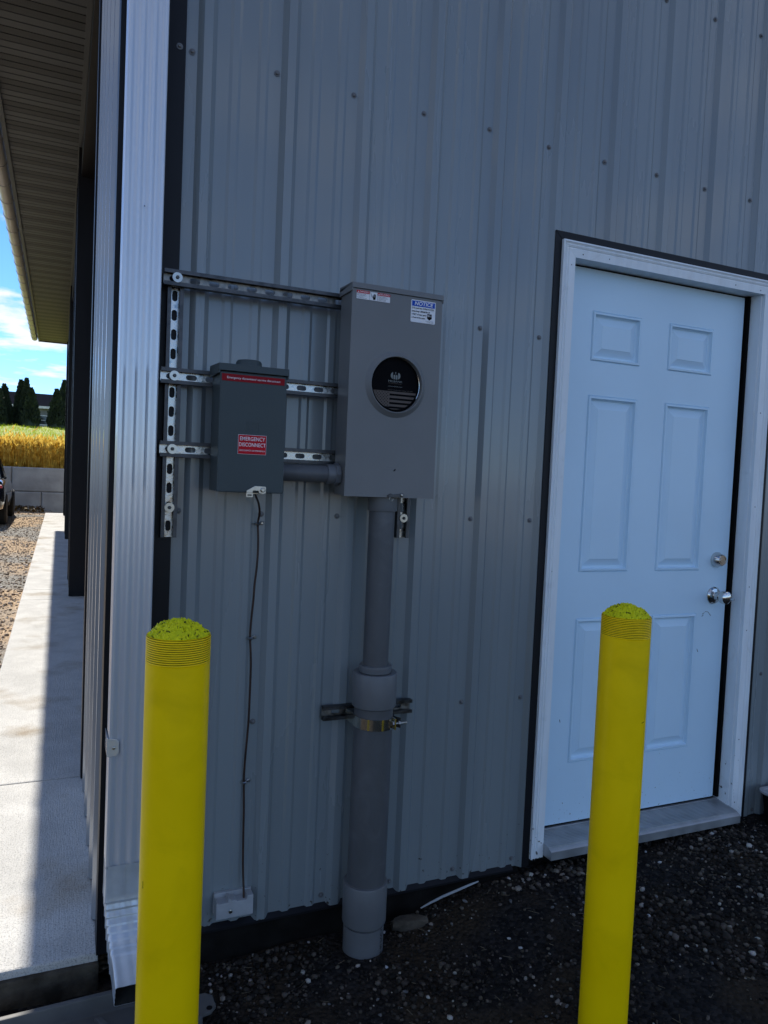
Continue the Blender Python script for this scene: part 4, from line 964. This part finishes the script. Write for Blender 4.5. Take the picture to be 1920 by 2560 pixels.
# ------------------------------------------------------------------ splash block
sb_ = thing('splash_block', 'grey plastic splash tray on the gravel under the downspout', 'splash block', (-0.2, -0.27, 0.0))
def tray_ring(x, w0, h):
    y1 = -0.105 - 0.004 * (x < 0); y0 = y1 - w0
    return [(x, y1 + 0.012, 0.004), (x, y1, 0.004 + h), (x, y1 - 0.016, 0.005 + h), (x, y1 - 0.024, 0.014), (x, (y0 + y1) / 2, 0.010), (x, y0 + 0.024, 0.014), (x, y0 + 0.016, 0.005 + h), (x, y0, 0.004 + h), (x, y0 - 0.012, 0.004)]
MB().loft([tray_ring(x, w, h) for x, w, h in ((-0.75, 0.36, 0.030), (-0.45, 0.33, 0.042), (-0.15, 0.29, 0.050), (0.05, 0.26, 0.052), (0.150, 0.235, 0.050), (0.205, 0.20, 0.046), (0.228, 0.16, 0.040))]).build('tray', M['splash'], sb_, bevel=0.003)
for q in range(7):
    x = -0.62 + q * 0.10
    MB().prism([(x, -0.15), (x + 0.10, -0.34), (x + 0.116, -0.34), (x + 0.016, -0.15)], 'z', 0.012, 0.022).build('ridge', M['splash'], sb_, bevel=0.002)
MB().prism([(0.205, -0.175), (0.250, -0.178), (0.266, -0.192), (0.268, -0.232), (0.252, -0.250), (0.205, -0.258)], 'z', 0.030, 0.040).build('tab', M['splash'], sb_, bevel=0.002)
MB().lathe([(0.0075, 0), (0.0075, 0.001)], (0.250, -0.238, 0.0402), 'z', 14).build('peg_hole', M['inkb'], sb_)

# ------------------------------------------------------------------ bollards
from mathutils import noise as mnoise
M['groove_shade'] = mat('thread_shade', (0.10, 0.075, 0.004), 0.8, spec=0.1, scale=60, var=0.4)  # dark colour painting the shade in the thread grooves
def bollard(x, y, label, seed):
    t = thing('bollard', label, 'bollard', (x, y, 0), 'yellow bollards')
    r = 0.0568; zt = 1.112
    MB().lathe([(r, -0.3), (r, 0.3), (r, 0.7), (r, zt - 0.050)], (x, y, 0), 'z', 72).build('pipe', M['yellow'], t, smooth=True)
    pr = [(r - 0.0004, zt - 0.0502)]
    gm = MB(); nth = 12
    for q in range(nth):
        z = zt - 0.0480 + q * 0.0039
        pr += [(r - 0.0002, z), (r + 0.0003, z + 0.0010), (r - 0.0002, z + 0.0026), (r - 0.0016, z + 0.0029), (r - 0.0016, z + 0.0036)]
        rings = []
        for k in range(73):
            a = 2 * math.pi * k / 72; h_ = 0.0005 * max(0.25, 1 + 0.9 * mnoise.noise(Vector((math.cos(a) * 3, math.sin(a) * 3, q * 2.7 + seed))))
            rr_ = r - 0.0008
            rings.append([(x + rr_ * math.cos(a), y + rr_ * math.sin(a), z + 0.0032 - h_), (x + rr_ * math.cos(a), y + rr_ * math.sin(a), z + 0.0032 + h_)])
        gm.loft(rings, cap0=False, cap1=False, closed=False)
    pr += [(r - 0.001, zt), (r - 0.004, zt - 0.001)]
    tr_ = MB().lathe(pr, (x, y, 0), 'z', 72, cap=False).build('threaded_rim', M['yellow'], t, smooth=25)
    gm.build('thread_shade', M['groove_shade'], tr_, fix=False)
    rg = np.random.default_rng(seed); mb = MB(); rings = []
    from mathutils import noise
    nr = 40
    for i in range(nr):
        u = i / (nr - 1); rr_ = (r - 0.0012) * math.cos(u * math.pi / 2) ** 0.72 if i < nr - 1 else 0.0005
        rr_ = (r - 0.0012) * (1 - u) + 0.0004
        zz_ = zt - 0.006 + 0.031 * (1 - (rr_ / r) ** 2) ** 0.85
        ring = []
        for k in range(140):
            a = 2 * math.pi * k / 140; p = Vector((rr_ * math.cos(a), rr_ * math.sin(a), seed))
            d = 0.0030 * noise.noise(p * 95) + 0.0045 * noise.noise(p * 230) + 0.0045 * noise.noise(p * 480) + 0.004 * noise.noise(p * 28)
            if i == 0: d = min(d, 0.001)
            pit = noise.noise(p * 160 + Vector((5, 3, 1)))
            if pit > 0.30: d -= 0.010 * (pit - 0.30) * 2
            ring.append((x + p.x * (1 + d * 1.5), y + p.y * (1 + d * 1.5), zz_ + d))
        rings.append(ring)
    mb.loft(rings, cap0=False).build('concrete_cap', M['yellowcap'], t, smooth=40)
    return t
b1 = bollard(0.0745, -0.708, 'yellow steel bollard in front of the downspout, rough painted domed top', 3)
b2 = bollard(1.1030, -0.714, 'yellow steel bollard in front of the white door', 8)
MB().tube([(1.103 + 0.0567 * math.cos(R(a)), -0.714 + 0.0567 * math.sin(R(a)), 0.869 + 0.0004 * q) for q, a in enumerate((-76, -72, -68, -64))], 0.0006, 5).build('scratch', M['skirt'], b2)
MB().tube([(0.0745 + 0.0567 * math.cos(R(-157)), -0.708 + 0.0567 * math.sin(R(-157)), z) for z in (0.660, 0.666, 0.673)], 0.0006, 5).build('scratch', M['skirt'], b1)

# ------------------------------------------------------------------ small things along the wall
def rock(name, label, cat, cx_, cy_, cz_, sx, sy, sz, m, rot=0.0, seed=1, group=None, sub=3):
    from mathutils import noise
    bm = bmesh.new(); bmesh.ops.create_icosphere(bm, subdivisions=sub, radius=1)
    for v in bm.verts:
        d = 1 + 0.28 * noise.noise(v.co * 1.4 + Vector((seed, 0, 0))) + 0.12 * noise.noise(v.co * 4 + Vector((seed, 2, 0)))
        v.co = v.co * d; c = v.co
        v.co = Vector((max(-.85, min(.85, c.x)) * sx, max(-.8, min(.8, c.y)) * sy, max(-.7, min(.7, c.z)) * sz))
    bmesh.ops.rotate(bm, verts=bm.verts, matrix=Matrix.Rotation(rot, 3, 'Z'))
    me = bpy.data.meshes.new(name); bm.to_mesh(me); bm.free()
    o = mesh_obj(name, me, m); o.location = (cx_, cy_, cz_); return tag(o, label, cat, group)
rock('flat_stone', 'broken flat stone lying against the skirting right of the conduit', 'stone', 0.905, -0.055, gz(.905, -.05) + 0.012, 0.068, 0.024, 0.026, M['stone'], R(-10), 4)
st_ = MB().tube([(0.955, -0.030, 0.045), (0.985, -0.034, 0.058), (1.03, -0.036, 0.072), (1.08, -0.036, 0.082), (1.13, -0.034, 0.091), (1.165, -0.030, 0.094)], [0.002, 0.0035, 0.004, 0.004, 0.0035, 0.002], 8).build('plastic_strip', M['plastic_white'], None, smooth=True, origin=(1.06, -0.035, 0.07))
tag(st_, 'thin pale curved strip lying at the foot of the wall', 'strip')
tw = MB().tube([(1.33, -0.36, gz(1.33, -.36) + .012), (1.35, -0.39, gz(1.35, -.39) + .018), (1.36, -0.43, gz(1.36, -.43) + .012), (1.385, -0.49, gz(1.385, -.49) + .010)], [0.003, 0.004, 0.003, 0.0015], 6).build('twig', M['straw'], None, smooth=True, origin=(1.35, -0.42, gz(1.35, -.42)))
tag(tw, 'short dry twig on the dark gravel left of the right bollard', 'twig')
# black tub right of the door
tub = thing('black_tub', 'black plastic tub with pale rim right of the door', 'tub', (2.62, -0.16, gz(2.62, -.16)))
zb_ = gz(2.6, -.16)
def rrect(x0, x1, y0, y1, r, z):
    out = []
    for cx_, cy_, a0 in ((x1 - r, y0 + r, -90), (x1 - r, y1 - r, 0), (x0 + r, y1 - r, 90), (x0 + r, y0 + r, 180)):
        for q in range(5): a = R(a0 + 22.5 * q); out.append((cx_ + r * math.cos(a), cy_ + r * math.sin(a), z))
    return out
MB().loft([rrect(2.445, 2.79, -0.26, -0.06, 0.03, zb_ - 0.01), rrect(2.428, 2.81, -0.28, -0.045, 0.035, zb_ + 0.125), rrect(2.436, 2.80, -0.272, -0.053, 0.03, zb_ + 0.125), rrect(2.452, 2.78, -0.255, -0.07, 0.03, zb_ + 0.02)]).build('tub_body', M['black'], tub, smooth=40)
MB().loft([rrect(2.424, 2.814, -0.284, -0.041, 0.036, zb_ + 0.120), rrect(2.420, 2.818, -0.288, -0.037, 0.038, zb_ + 0.124), rrect(2.420, 2.818, -0.288, -0.037, 0.038, zb_ + 0.131), rrect(2.434, 2.802, -0.274, -0.051, 0.03, zb_ + 0.131), rrect(2.434, 2.802, -0.274, -0.051, 0.03, zb_ + 0.126)]).build('rim', M['plastic_white'], tub, smooth=40)

# ------------------------------------------------------------------ gravel: singled-out stones and the loose mass
from mathutils import noise as mnoise
def stone_mesh(seed, m):
    bm = bmesh.new(); bmesh.ops.create_icosphere(bm, subdivisions=1, radius=0.5)
    rg = random.Random(seed)
    for v in bm.verts: v.co *= rg.uniform(0.72, 1.12); v.co.z *= 0.72; v.co.x *= 1.15
    me = bpy.data.meshes.new('pebble'); bm.to_mesh(me); bm.free(); me.materials.append(m); return me
pm = [mat('pale_pebble', (0.44, 0.43, 0.42), 0.7, scale=60, var=0.15), mat('tan_pebble', (0.20, 0.165, 0.13), 0.75, scale=60, var=0.2), mat('grey_pebble', (0.115, 0.11, 0.105), 0.75, scale=60, var=0.2), mat('brown_pebble', (0.085, 0.066, 0.052), 0.75, scale=60, var=0.25)]
shapes = [[stone_mesh(10 * i + j, m) for j in range(4)] for i, m in enumerate(pm)]
rr = random.Random(11)
def blocked(x, y):
    return (x - 0.7275) ** 2 + (y + 0.102) ** 2 < 0.066 ** 2 or (-0.8 < x < 0.27 and -0.5 < y < -0.08) or ((x - 1.103) ** 2 + (y + .714) ** 2) < .06 ** 2 or y > -0.008
spots = [(1.345, 1), (1.9, 0), (2.2, 0)]
cnt = 0
while cnt < 230:
    x = rr.uniform(0.25, 2.9); y = -rr.random() ** 1.1 * 0.95 - 0.02
    if blocked(x, y): continue
    k = rr.choices((0, 1, 2, 3), (0.14, 0.24, 0.36, 0.26))[0]
    s = 0.009 + 0.006 * rr.random() + 0.014 * rr.random() ** 5
    o = mesh_obj('pebble', rr.choice(shapes[k]), None, ground)
    o.location = (x, y, gz(x, y) + s * 0.22); o.scale = (s * rr.uniform(.8, 1.2), s * rr.uniform(.7, 1.1), s * rr.uniform(.7, 1.0)); o.rotation_euler = (rr.uniform(-.4, .4), rr.uniform(-.4, .4), rr.uniform(0, 6.3))
    cnt += 1
# larger clods by the left foot of the door frame
for q in range(16):
    x = rr.uniform(1.32, 1.55); y = rr.uniform(-0.10, -0.03); s = rr.uniform(0.014, 0.026)
    o = mesh_obj('pebble', rr.choice(shapes[3] + shapes[1]), None, ground); o.location = (x, y, gz(x, y) + s * 0.2); o.scale = (s, s * .8, s * .8); o.rotation_euler = (0, 0, rr.uniform(0, 6.3))

def ico():
    bm = bmesh.new(); bmesh.ops.create_icosphere(bm, subdivisions=1, radius=0.5)
    v = np.array([tuple(p.co) for p in bm.verts]); f = np.array([[q.index for q in p.verts] for p in bm.faces]); bm.free(); return v, f
IV, IF = ico()
def pebble_mass(name, m, P3, S, tones, parent):
    n = len(P3)
    V = np.repeat(IV[None], n, 0) * RNG.uniform(0.75, 1.15, (n, len(IV), 1))
    V = V * (S[:, None, None] * RNG.uniform(0.65, 1.2, (n, 1, 3)))
    a = RNG.uniform(0, 6.28, n); c, s = np.cos(a)[:, None], np.sin(a)[:, None]
    X = V[:, :, 0] * c - V[:, :, 1] * s; Y = V[:, :, 0] * s + V[:, :, 1] * c
    V[:, :, 0] = X; V[:, :, 1] = Y; V[:, :, 2] *= 0.8
    V = V + P3[:, None, :]
    F = (IF[None] + (np.arange(n) * len(IV))[:, None, None]).reshape(-1, 3)
    me = bpy.data.meshes.new(name); me.vertices.add(n * len(IV)); me.vertices.foreach_set('co', V.ravel())
    me.loops.add(len(F) * 3); me.loops.foreach_set('vertex_index', F.ravel().astype(np.int32))
    me.polygons.add(len(F)); me.polygons.foreach_set('loop_start', np.arange(0, len(F) * 3, 3, dtype=np.int32)); 
    me.update(calc_edges=True)
    at = me.attributes.new('tone', 'FLOAT', 'FACE'); at.data.foreach_set('value', np.repeat(tones, len(IF)).astype(np.float32))
    me.materials.append(m)
    o = mesh_obj(name, me, None, parent); return tag(o, kind='stuff')
n = 17000
x = RNG.uniform(0.12, 2.9, n); y = -RNG.uniform(0, 1, n) ** 1.15 * 1.05 - 0.005
n2 = 4000; x = np.concatenate([x, RNG.uniform(-0.9, 3.6, n2)]); y = np.concatenate([y, -RNG.uniform(0, 1.8, n2) - .005])
S = 0.0045 + RNG.gamma(1.5, 0.0036, len(x)); S = np.clip(S, 0.004, 0.020)
dens = np.array([mnoise.noise(Vector((a * 3.1, b * 3.1, 4.2))) for a, b in zip(x, y)])
S = S * np.clip(1.0 + 0.9 * dens, 0.55, 1.5)
keep = np.array([not blocked(a, b) for a, b in zip(x, y)]) & (RNG.uniform(0, 1, len(x)) < 0.80 + 1.1 * dens); x, y, S = x[keep], y[keep], S[keep]
P3 = np.stack([x, y, np.array([gz(a, b) for a, b in zip(x, y)]) + S * 0.15], 1)
tones = RNG.uniform(0, 1, len(x)) ** 1.2
pebble_mass('loose_gravel', M['peb_dark'], P3, S, tones, ground)
n = 9000
y = 0.5 + RNG.uniform(0, 1, n) ** 1.1 * 19; x = -0.46 - RNG.uniform(0, 1, n) * (0.4 + 0.10 * y)
S = np.clip(0.010 + RNG.gamma(1.8, 0.007, n), 0.01, 0.055)
P3 = np.stack([x, y, np.array([gz(a, b) for a, b in zip(x, y)]) + S * 0.1], 1)
pebble_mass('loose_gravel', M['peb_tan'], P3, S, RNG.uniform(0, 1, n), ground)
# straw bits
mb = MB()
for q in range(150):
    x = rr.uniform(0.3, 2.8); y = -rr.uniform(0.02, 0.8); a = rr.uniform(0, 6.3); L = rr.uniform(0.01, 0.035)
    if blocked(x, y): continue
    z = gz(x, y) + 0.007
    mb.tube([(x, y, z), (x + L * math.cos(a), y + L * math.sin(a), z + rr.uniform(-.003, .006))], 0.0007, 3)
tag(mb.build('straw_bits', M['straw'], ground, fix=False), kind='stuff')
# dead leaves and weeds by the far wall
mb = MB()
for q in range(900):
    x = -0.5 - rr.random() * 3.2; y = 20.9 - abs(rr.gauss(0, 0.55)); z = gz(x, y) + 0.02 + rr.random() * 0.12; s = rr.uniform(0.03, 0.07)
    d1 = Vector((rr.uniform(-1, 1), rr.uniform(-1, 1), rr.uniform(-.6, 1))).normalized(); d2 = d1.cross(Vector((rr.uniform(-1, 1), rr.uniform(-1, 1), 1))).normalized(); p = Vector((x, y, z))
    mb.add([p - d1 * s, p + d2 * s * .5, p + d1 * s, p - d2 * s * .5], [(0, 1, 2, 3)])
tag(mb.build('leaf_litter', mat('dead_leaves', (0.03, 0.014, 0.008), 0.8, scale=2, col2=(0.16, 0.10, 0.02)), ground, fix=False), kind='stuff')

# ------------------------------------------------------------------ background: block wall, grasses, trees, house, car
rw = thing('block_retaining_wall', 'low retaining wall of large grey concrete blocks below the golden grass', 'retaining wall', (-1.5, 21.3, 0))
def block(x0, x1, z0, z1, y0, cham):
    mb = MB(); c = cham
    r = [[(x0 + c, y0, z0 + c), (x1 - c, y0, z0 + c), (x1 - c, y0, z1 - c), (x0 + c, y0, z1 - c)], [(x0, y0 + c, z0), (x1, y0 + c, z0), (x1, y0 + c, z1), (x0, y0 + c, z1)], [(x0, y0 + 0.62, z0), (x1, y0 + 0.62, z0), (x1, y0 + 0.62, z1), (x0, y0 + 0.62, z1)]]
    mb.loft(r); return mb.build('concrete_block', M['block'], rw)
x = -0.591 - 1.83 * 4
while x < 7: block(x + 0.006, x + 1.824, -0.12, 0.566, 21.30 + rr.uniform(0, .02), 0.03); x += 1.83
x = -1.36 - 1.83 * 4
while x < 7: block(x + 0.006, x + 1.824, 0.574, 1.262, 21.33 + rr.uniform(0, .02), 0.03); x += 1.83
MB().box(-8, 7, 21.5, 21.98, -0.1, 1.2).build('fill', M['skirt'], rw)

def blades(name, m, pts, h, w, head, lean, kind_parent=None):
    V = []; F = []
    for (x, y, z), hh in zip(pts, h):
        a = rr.uniform(0, 6.3); lx, ly = lean * hh * rr.gauss(0, 1), lean * hh * rr.gauss(0, 1)
        ca, sa = math.cos(a) * w, math.sin(a) * w
        b = len(V)
        V += [(x - ca, y - sa, z), (x + ca, y + sa, z), (x + ca * .6 + lx * .5, y + sa * .6 + ly * .5, z + hh * .6), (x - ca * .6 + lx * .5, y - sa * .6 + ly * .5, z + hh * .6), (x + lx, y + ly, z + hh)]
        F += [(b, b + 1, b + 2, b + 3), (b + 3, b + 2, b + 4)]
        if head:
            hw = w * rr.uniform(2.0, 3.4); b = len(V); hx0, hy0, hz0 = x + lx, y + ly, z + hh
            dx_, dy_ = lx * .4 + rr.gauss(0, .02), ly * .4 + rr.gauss(0, .02)
            V += [(hx0 - hw, hy0, hz0 - .02), (hx0 + hw, hy0, hz0 - .02), (hx0 + hw * .8 + dx_, hy0 + dy_, hz0 + .06), (hx0 + dx_ * 1.6, hy0 + dy_ * 1.6, hz0 + .13), (hx0 - hw * .8 + dx_, hy0 + dy_, hz0 + .06)]
            F += [(b, b + 1, b + 2, b + 3, b + 4)]
    me = bpy.data.meshes.new(name); me.from_pydata(V, [], F); o = mesh_obj(name, me, m); return o
pts, hh = [], []
for q in range(15000):
    x = rr.uniform(-6.0, 4.5); y = 22.02 + rr.random() ** 1.3 * 2.6; pts.append((x, y, 1.2)); hh.append(max(0.35, rr.gauss(0.68, 0.11)) + (0.30 if rr.random() < 0.012 else 0))
wo = blades('tall_dry_grass', M['wheat'], pts, hh, 0.0065, True, 0.09); tag(wo, 'band of tall golden dry grass above the block wall', 'grass', kind='stuff')
pts, hh = [], []
for q in range(7000):
    y = 26 + rr.random() * 34; x = rr.uniform(-0.16, 0.07) * y + rr.uniform(-2, 2); pts.append((x, y, hz(y) - .01)); hh.append(rr.uniform(0.08, 0.22))
wo = blades('field_grass', M['fieldgrass'], pts, hh, 0.016, False, 0.2); tag(wo, 'short green grass on the slope behind the golden band', 'grass', kind='stuff')

def arborvitae(x, y, h, rad, label, seed):
    rg = random.Random(seed); z0 = hz(y) - 0.05
    t = thing('arborvitae_tree', label, 'tree', (x, y, z0), 'evergreens along the top of the field')
    MB().lathe([(0.10, 0), (0.07, h * 0.5), (0.02, h * 0.93)], (x, y, z0), 'z', 8).build('trunk', M['bark'], t)
    V, F = [], []
    for q in range(4200):
        u = rg.random() ** 1.35; zz_ = z0 + 0.06 + u * h * 0.97
        prof_ = (1 - u) ** 0.72 * min(1, 0.72 + u * 2.2)
        a = rg.uniform(0, 6.283); lump = 0.82 + 0.22 * mnoise.noise(Vector((math.cos(a) * 1.6, math.sin(a) * 1.6, u * 5 + seed)))
        r_ = rad * prof_ * lump * (rg.random() ** 0.22)
        c = Vector((x + r_ * math.cos(a), y + r_ * math.sin(a), zz_))
        up = Vector((math.cos(a) * rg.uniform(.1, .8), math.sin(a) * rg.uniform(.1, .8), 1)).normalized()
        sd = up.cross(Vector((rg.uniform(-1, 1), rg.uniform(-1, 1), 0.1))).normalized()
        L = rg.uniform(0.10, 0.24); W_ = L * 0.36; b = len(V)
        V += [c - sd * W_ * .6, c + sd * W_ * .6, c + sd * W_ + up * L * .6, c + up * L * 1.15, c - sd * W_ + up * L * .6]; F.append((b, b + 1, b + 2, b + 3, b + 4))
    b = len(V); n = 14
    for u in (0.02, 0.25, 0.5, 0.75, 0.95):
        for k in range(n):
            a = 2 * math.pi * k / n; r_ = rad * 0.72 * (1 - u) ** 0.72; V.append(Vector((x + r_ * math.cos(a), y + r_ * math.sin(a), z0 + u * h)))
    for i in range(4):
        for k in range(n): F.append((b + i * n + k, b + i * n + (k + 1) % n, b + (i + 1) * n + (k + 1) % n, b + (i + 1) * n + k))
    me = bpy.data.meshes.new('crown'); o0 = wloc(t); me.from_pydata([tuple(v - o0) for v in V], [], F); mesh_obj('crown', me, M['conifer'], t)
for a in ((-4.45, 59.9, 2.75, 0.98, 'dark pointed evergreen at the left edge of the picture, in front of another'),
          (-4.10, 61.6, 3.05, 0.85, 'dark evergreen partly hidden behind the leftmost front evergreen'),
          (-2.98, 61.8, 3.50, 0.70, 'slim dark evergreen with the left one of the twin tall tips'),
          (-2.58, 61.3, 3.62, 0.72, 'tall dark evergreen with the right one of the twin tall tips'),
          (-2.20, 59.8, 2.80, 0.86, 'broad pointed evergreen in front of the two tall tips'),
          (-0.43, 59.9, 2.85, 0.80, 'pointed dark evergreen just left of the black building corner'),
          (0.10, 61.4, 3.72, 0.86, 'tall dark evergreen partly hidden by the building corner')):
    arborvitae(*a[:4], a[4], int(abs(a[0]) * 100))

hs = thing('house', 'low grey house with dark roof seen between the evergreens', 'house', (-2.5, 82, hz(82)))
hzb = hz(82)
MB().box(-9.5, 4.5, 80.2, 89, hzb - 0.2, 6.95).build('wall', M['hwall'], hs)
MB().prism([(79.6, 6.80), (84.6, 8.45), (89.6, 6.80), (89.6, 7.0), (84.6, 8.65), (79.6, 7.0)], 'x', -10, 5).build('roof', M['hroof'], hs)
MB().box(-10, 5, 79.5, 79.62, 6.78, 7.02).build('gutter', M['hwhite'], hs)
for xx in (-7.5, -4.6, -1.75, 1.6):
    w = MB().box(xx - 0.45, xx + 0.45, 80.12, 80.2, 5.15, 6.15).build('window', M['hwhite'], hs)
    MB().box(xx - 0.37, xx + 0.37, 80.09, 80.13, 5.25, 5.63).build('pane', M['hglass'], w); MB().box(xx - 0.37, xx + 0.37, 80.09, 80.13, 5.69, 6.07).build('pane', M['hglass'], w)

# car, seen from behind at the left edge
CX, CY, CZ = -2.08, 14.9, 0.055
car = thing('parked_car', 'dark blue-black parked car at the left edge, seen from behind', 'car', (CX, CY, CZ))
def car_ring(y, w, zl, zm, zt_):   # body section: half width, bottom, shoulder, top edge
    h = [(0.0, zl), (w * 0.80, zl), (w * 0.97, zl + 0.10), (w * 1.0, zl + 0.30), (w * 0.99, zm - 0.12), (w * 0.945, zm), (w * 0.85, zm + (zt_ - zm) * .6), (w * 0.70, zt_), (0.0, zt_ + 0.015)]
    pts = [(CX + a, y, CZ + b) for a, b in h] + [(CX - a, y, CZ + b) for a, b in h[-2:0:-1]]
    return pts
body = MB().loft([car_ring(CY + y, w, a, b, c) for y, w, a, b, c in ((0.0, 0.80, 0.42, 0.86, 0.92), (0.06, 0.88, 0.32, 0.90, 0.97), (0.35, 0.915, 0.26, 0.93, 1.00), (1.0, 0.925, 0.24, 0.94, 1.0), (2.2, 0.925, 0.24, 0.92, 0.97), (3.1, 0.915, 0.24, 0.90, 0.95), (3.9, 0.90, 0.26, 0.82, 0.88), (4.35, 0.85, 0.30, 0.70, 0.76), (4.55, 0.72, 0.36, 0.62, 0.66))]).build('body', M['carpaint'], car, smooth=50)
MB().loft([[(CX + s * w, CY + y, CZ + z) for s in (-1, 1)] + [(CX + s * w2, CY + y, CZ + z2) for s in (1, -1)] for y, w, z, w2, z2 in ((0.62, 0.62, 1.50, 0.60, 1.535), (1.0, 0.66, 1.54, 0.62, 1.58), (1.9, 0.66, 1.55, 0.62, 1.59), (2.45, 0.62, 1.49, 0.58, 1.53))]).build('roof', M['carpaint'], car, bevel=0.01)
gl = MB()
gA = [(CX + s * 0.72, CY + 0.22, CZ + 0.99) for s in (-1, 1)] + [(CX + s * 0.60, CY + 0.64, CZ + 1.51) for s in (1, -1)]
MB().add(gA, [(0, 1, 2, 3)]).build('rear_window', M['glass'], car, fix=False)
MB().add([(CX + s * 0.72, CY + 3.15, CZ + 0.96) for s in (-1, 1)] + [(CX + s * 0.60, CY + 2.44, CZ + 1.50) for s in (1, -1)], [(0, 1, 2, 3)]).build('windscreen', M['glass'], car, fix=False)
for s in (-1, 1):
    MB().add([(CX + s * 0.80, CY + 0.42, CZ + 0.98), (CX + s * 0.80, CY + 2.95, CZ + 0.96), (CX + s * 0.645, CY + 2.35, CZ + 1.49), (CX + s * 0.655, CY + 0.75, CZ + 1.51)], [(0, 1, 2, 3)]).build('side_window', M['glass'], car, fix=False)
    for (ya, za, xa), (yb, zb, xb) in (((0.26, 0.98, 0.76), (0.66, 1.52, 0.635)), ((1.55, 0.98, 0.80), (1.50, 1.54, 0.655)), ((3.08, 0.95, 0.76), (2.42, 1.50, 0.63))):
        MB().tube([(CX + s * xa, CY + ya, CZ + za), (CX + s * xb, CY + yb, CZ + zb)], 0.035, 6).build('pillar', M['carpaint'], car, smooth=True)
    MB().loft([[(CX + s * a, CY + y, CZ + z) for a, z in ((0.40, 0.80), (0.895, 0.80), (0.885, 0.865), (0.40, 0.845))] for y in (-0.012, 0.10)]).build('tail_lamp', M['tail'], car, bevel=0.008)
    for yy in (0.85, 3.65):
        ww = MB().lathe([(0.20, -0.10), (0.31, -0.105), (0.335, -0.07), (0.335, 0.07), (0.31, 0.105), (0.20, 0.10)], (CX + s * 0.83, CY + yy, CZ + 0.335), 'x', 28).build('tyre', M['tyre'], car, smooth=True)
        MB().lathe([(0.205, -0.08), (0.205, 0.085), (0.17, 0.07), (0.03, 0.06)], (CX + s * 0.84, CY + yy, CZ + 0.335), 'x', 20).build('rim', M['rim'], ww, smooth=True)
MB().loft([[(CX - 0.86, CY - 0.04 + d, CZ + z) for d, z in ((0.06, 0.36), (0.0, 0.42), (0.0, 0.56), (0.08, 0.60))], [(CX, CY - 0.10 + d, CZ + z) for d, z in ((0.06, 0.36), (0.0, 0.42), (0.0, 0.56), (0.08, 0.60))], [(CX + 0.86, CY - 0.04 + d, CZ + z) for d, z in ((0.06, 0.36), (0.0, 0.42), (0.0, 0.56), (0.08, 0.60))]]).build('rear_bumper', M['carpaint'], car, bevel=0.02)
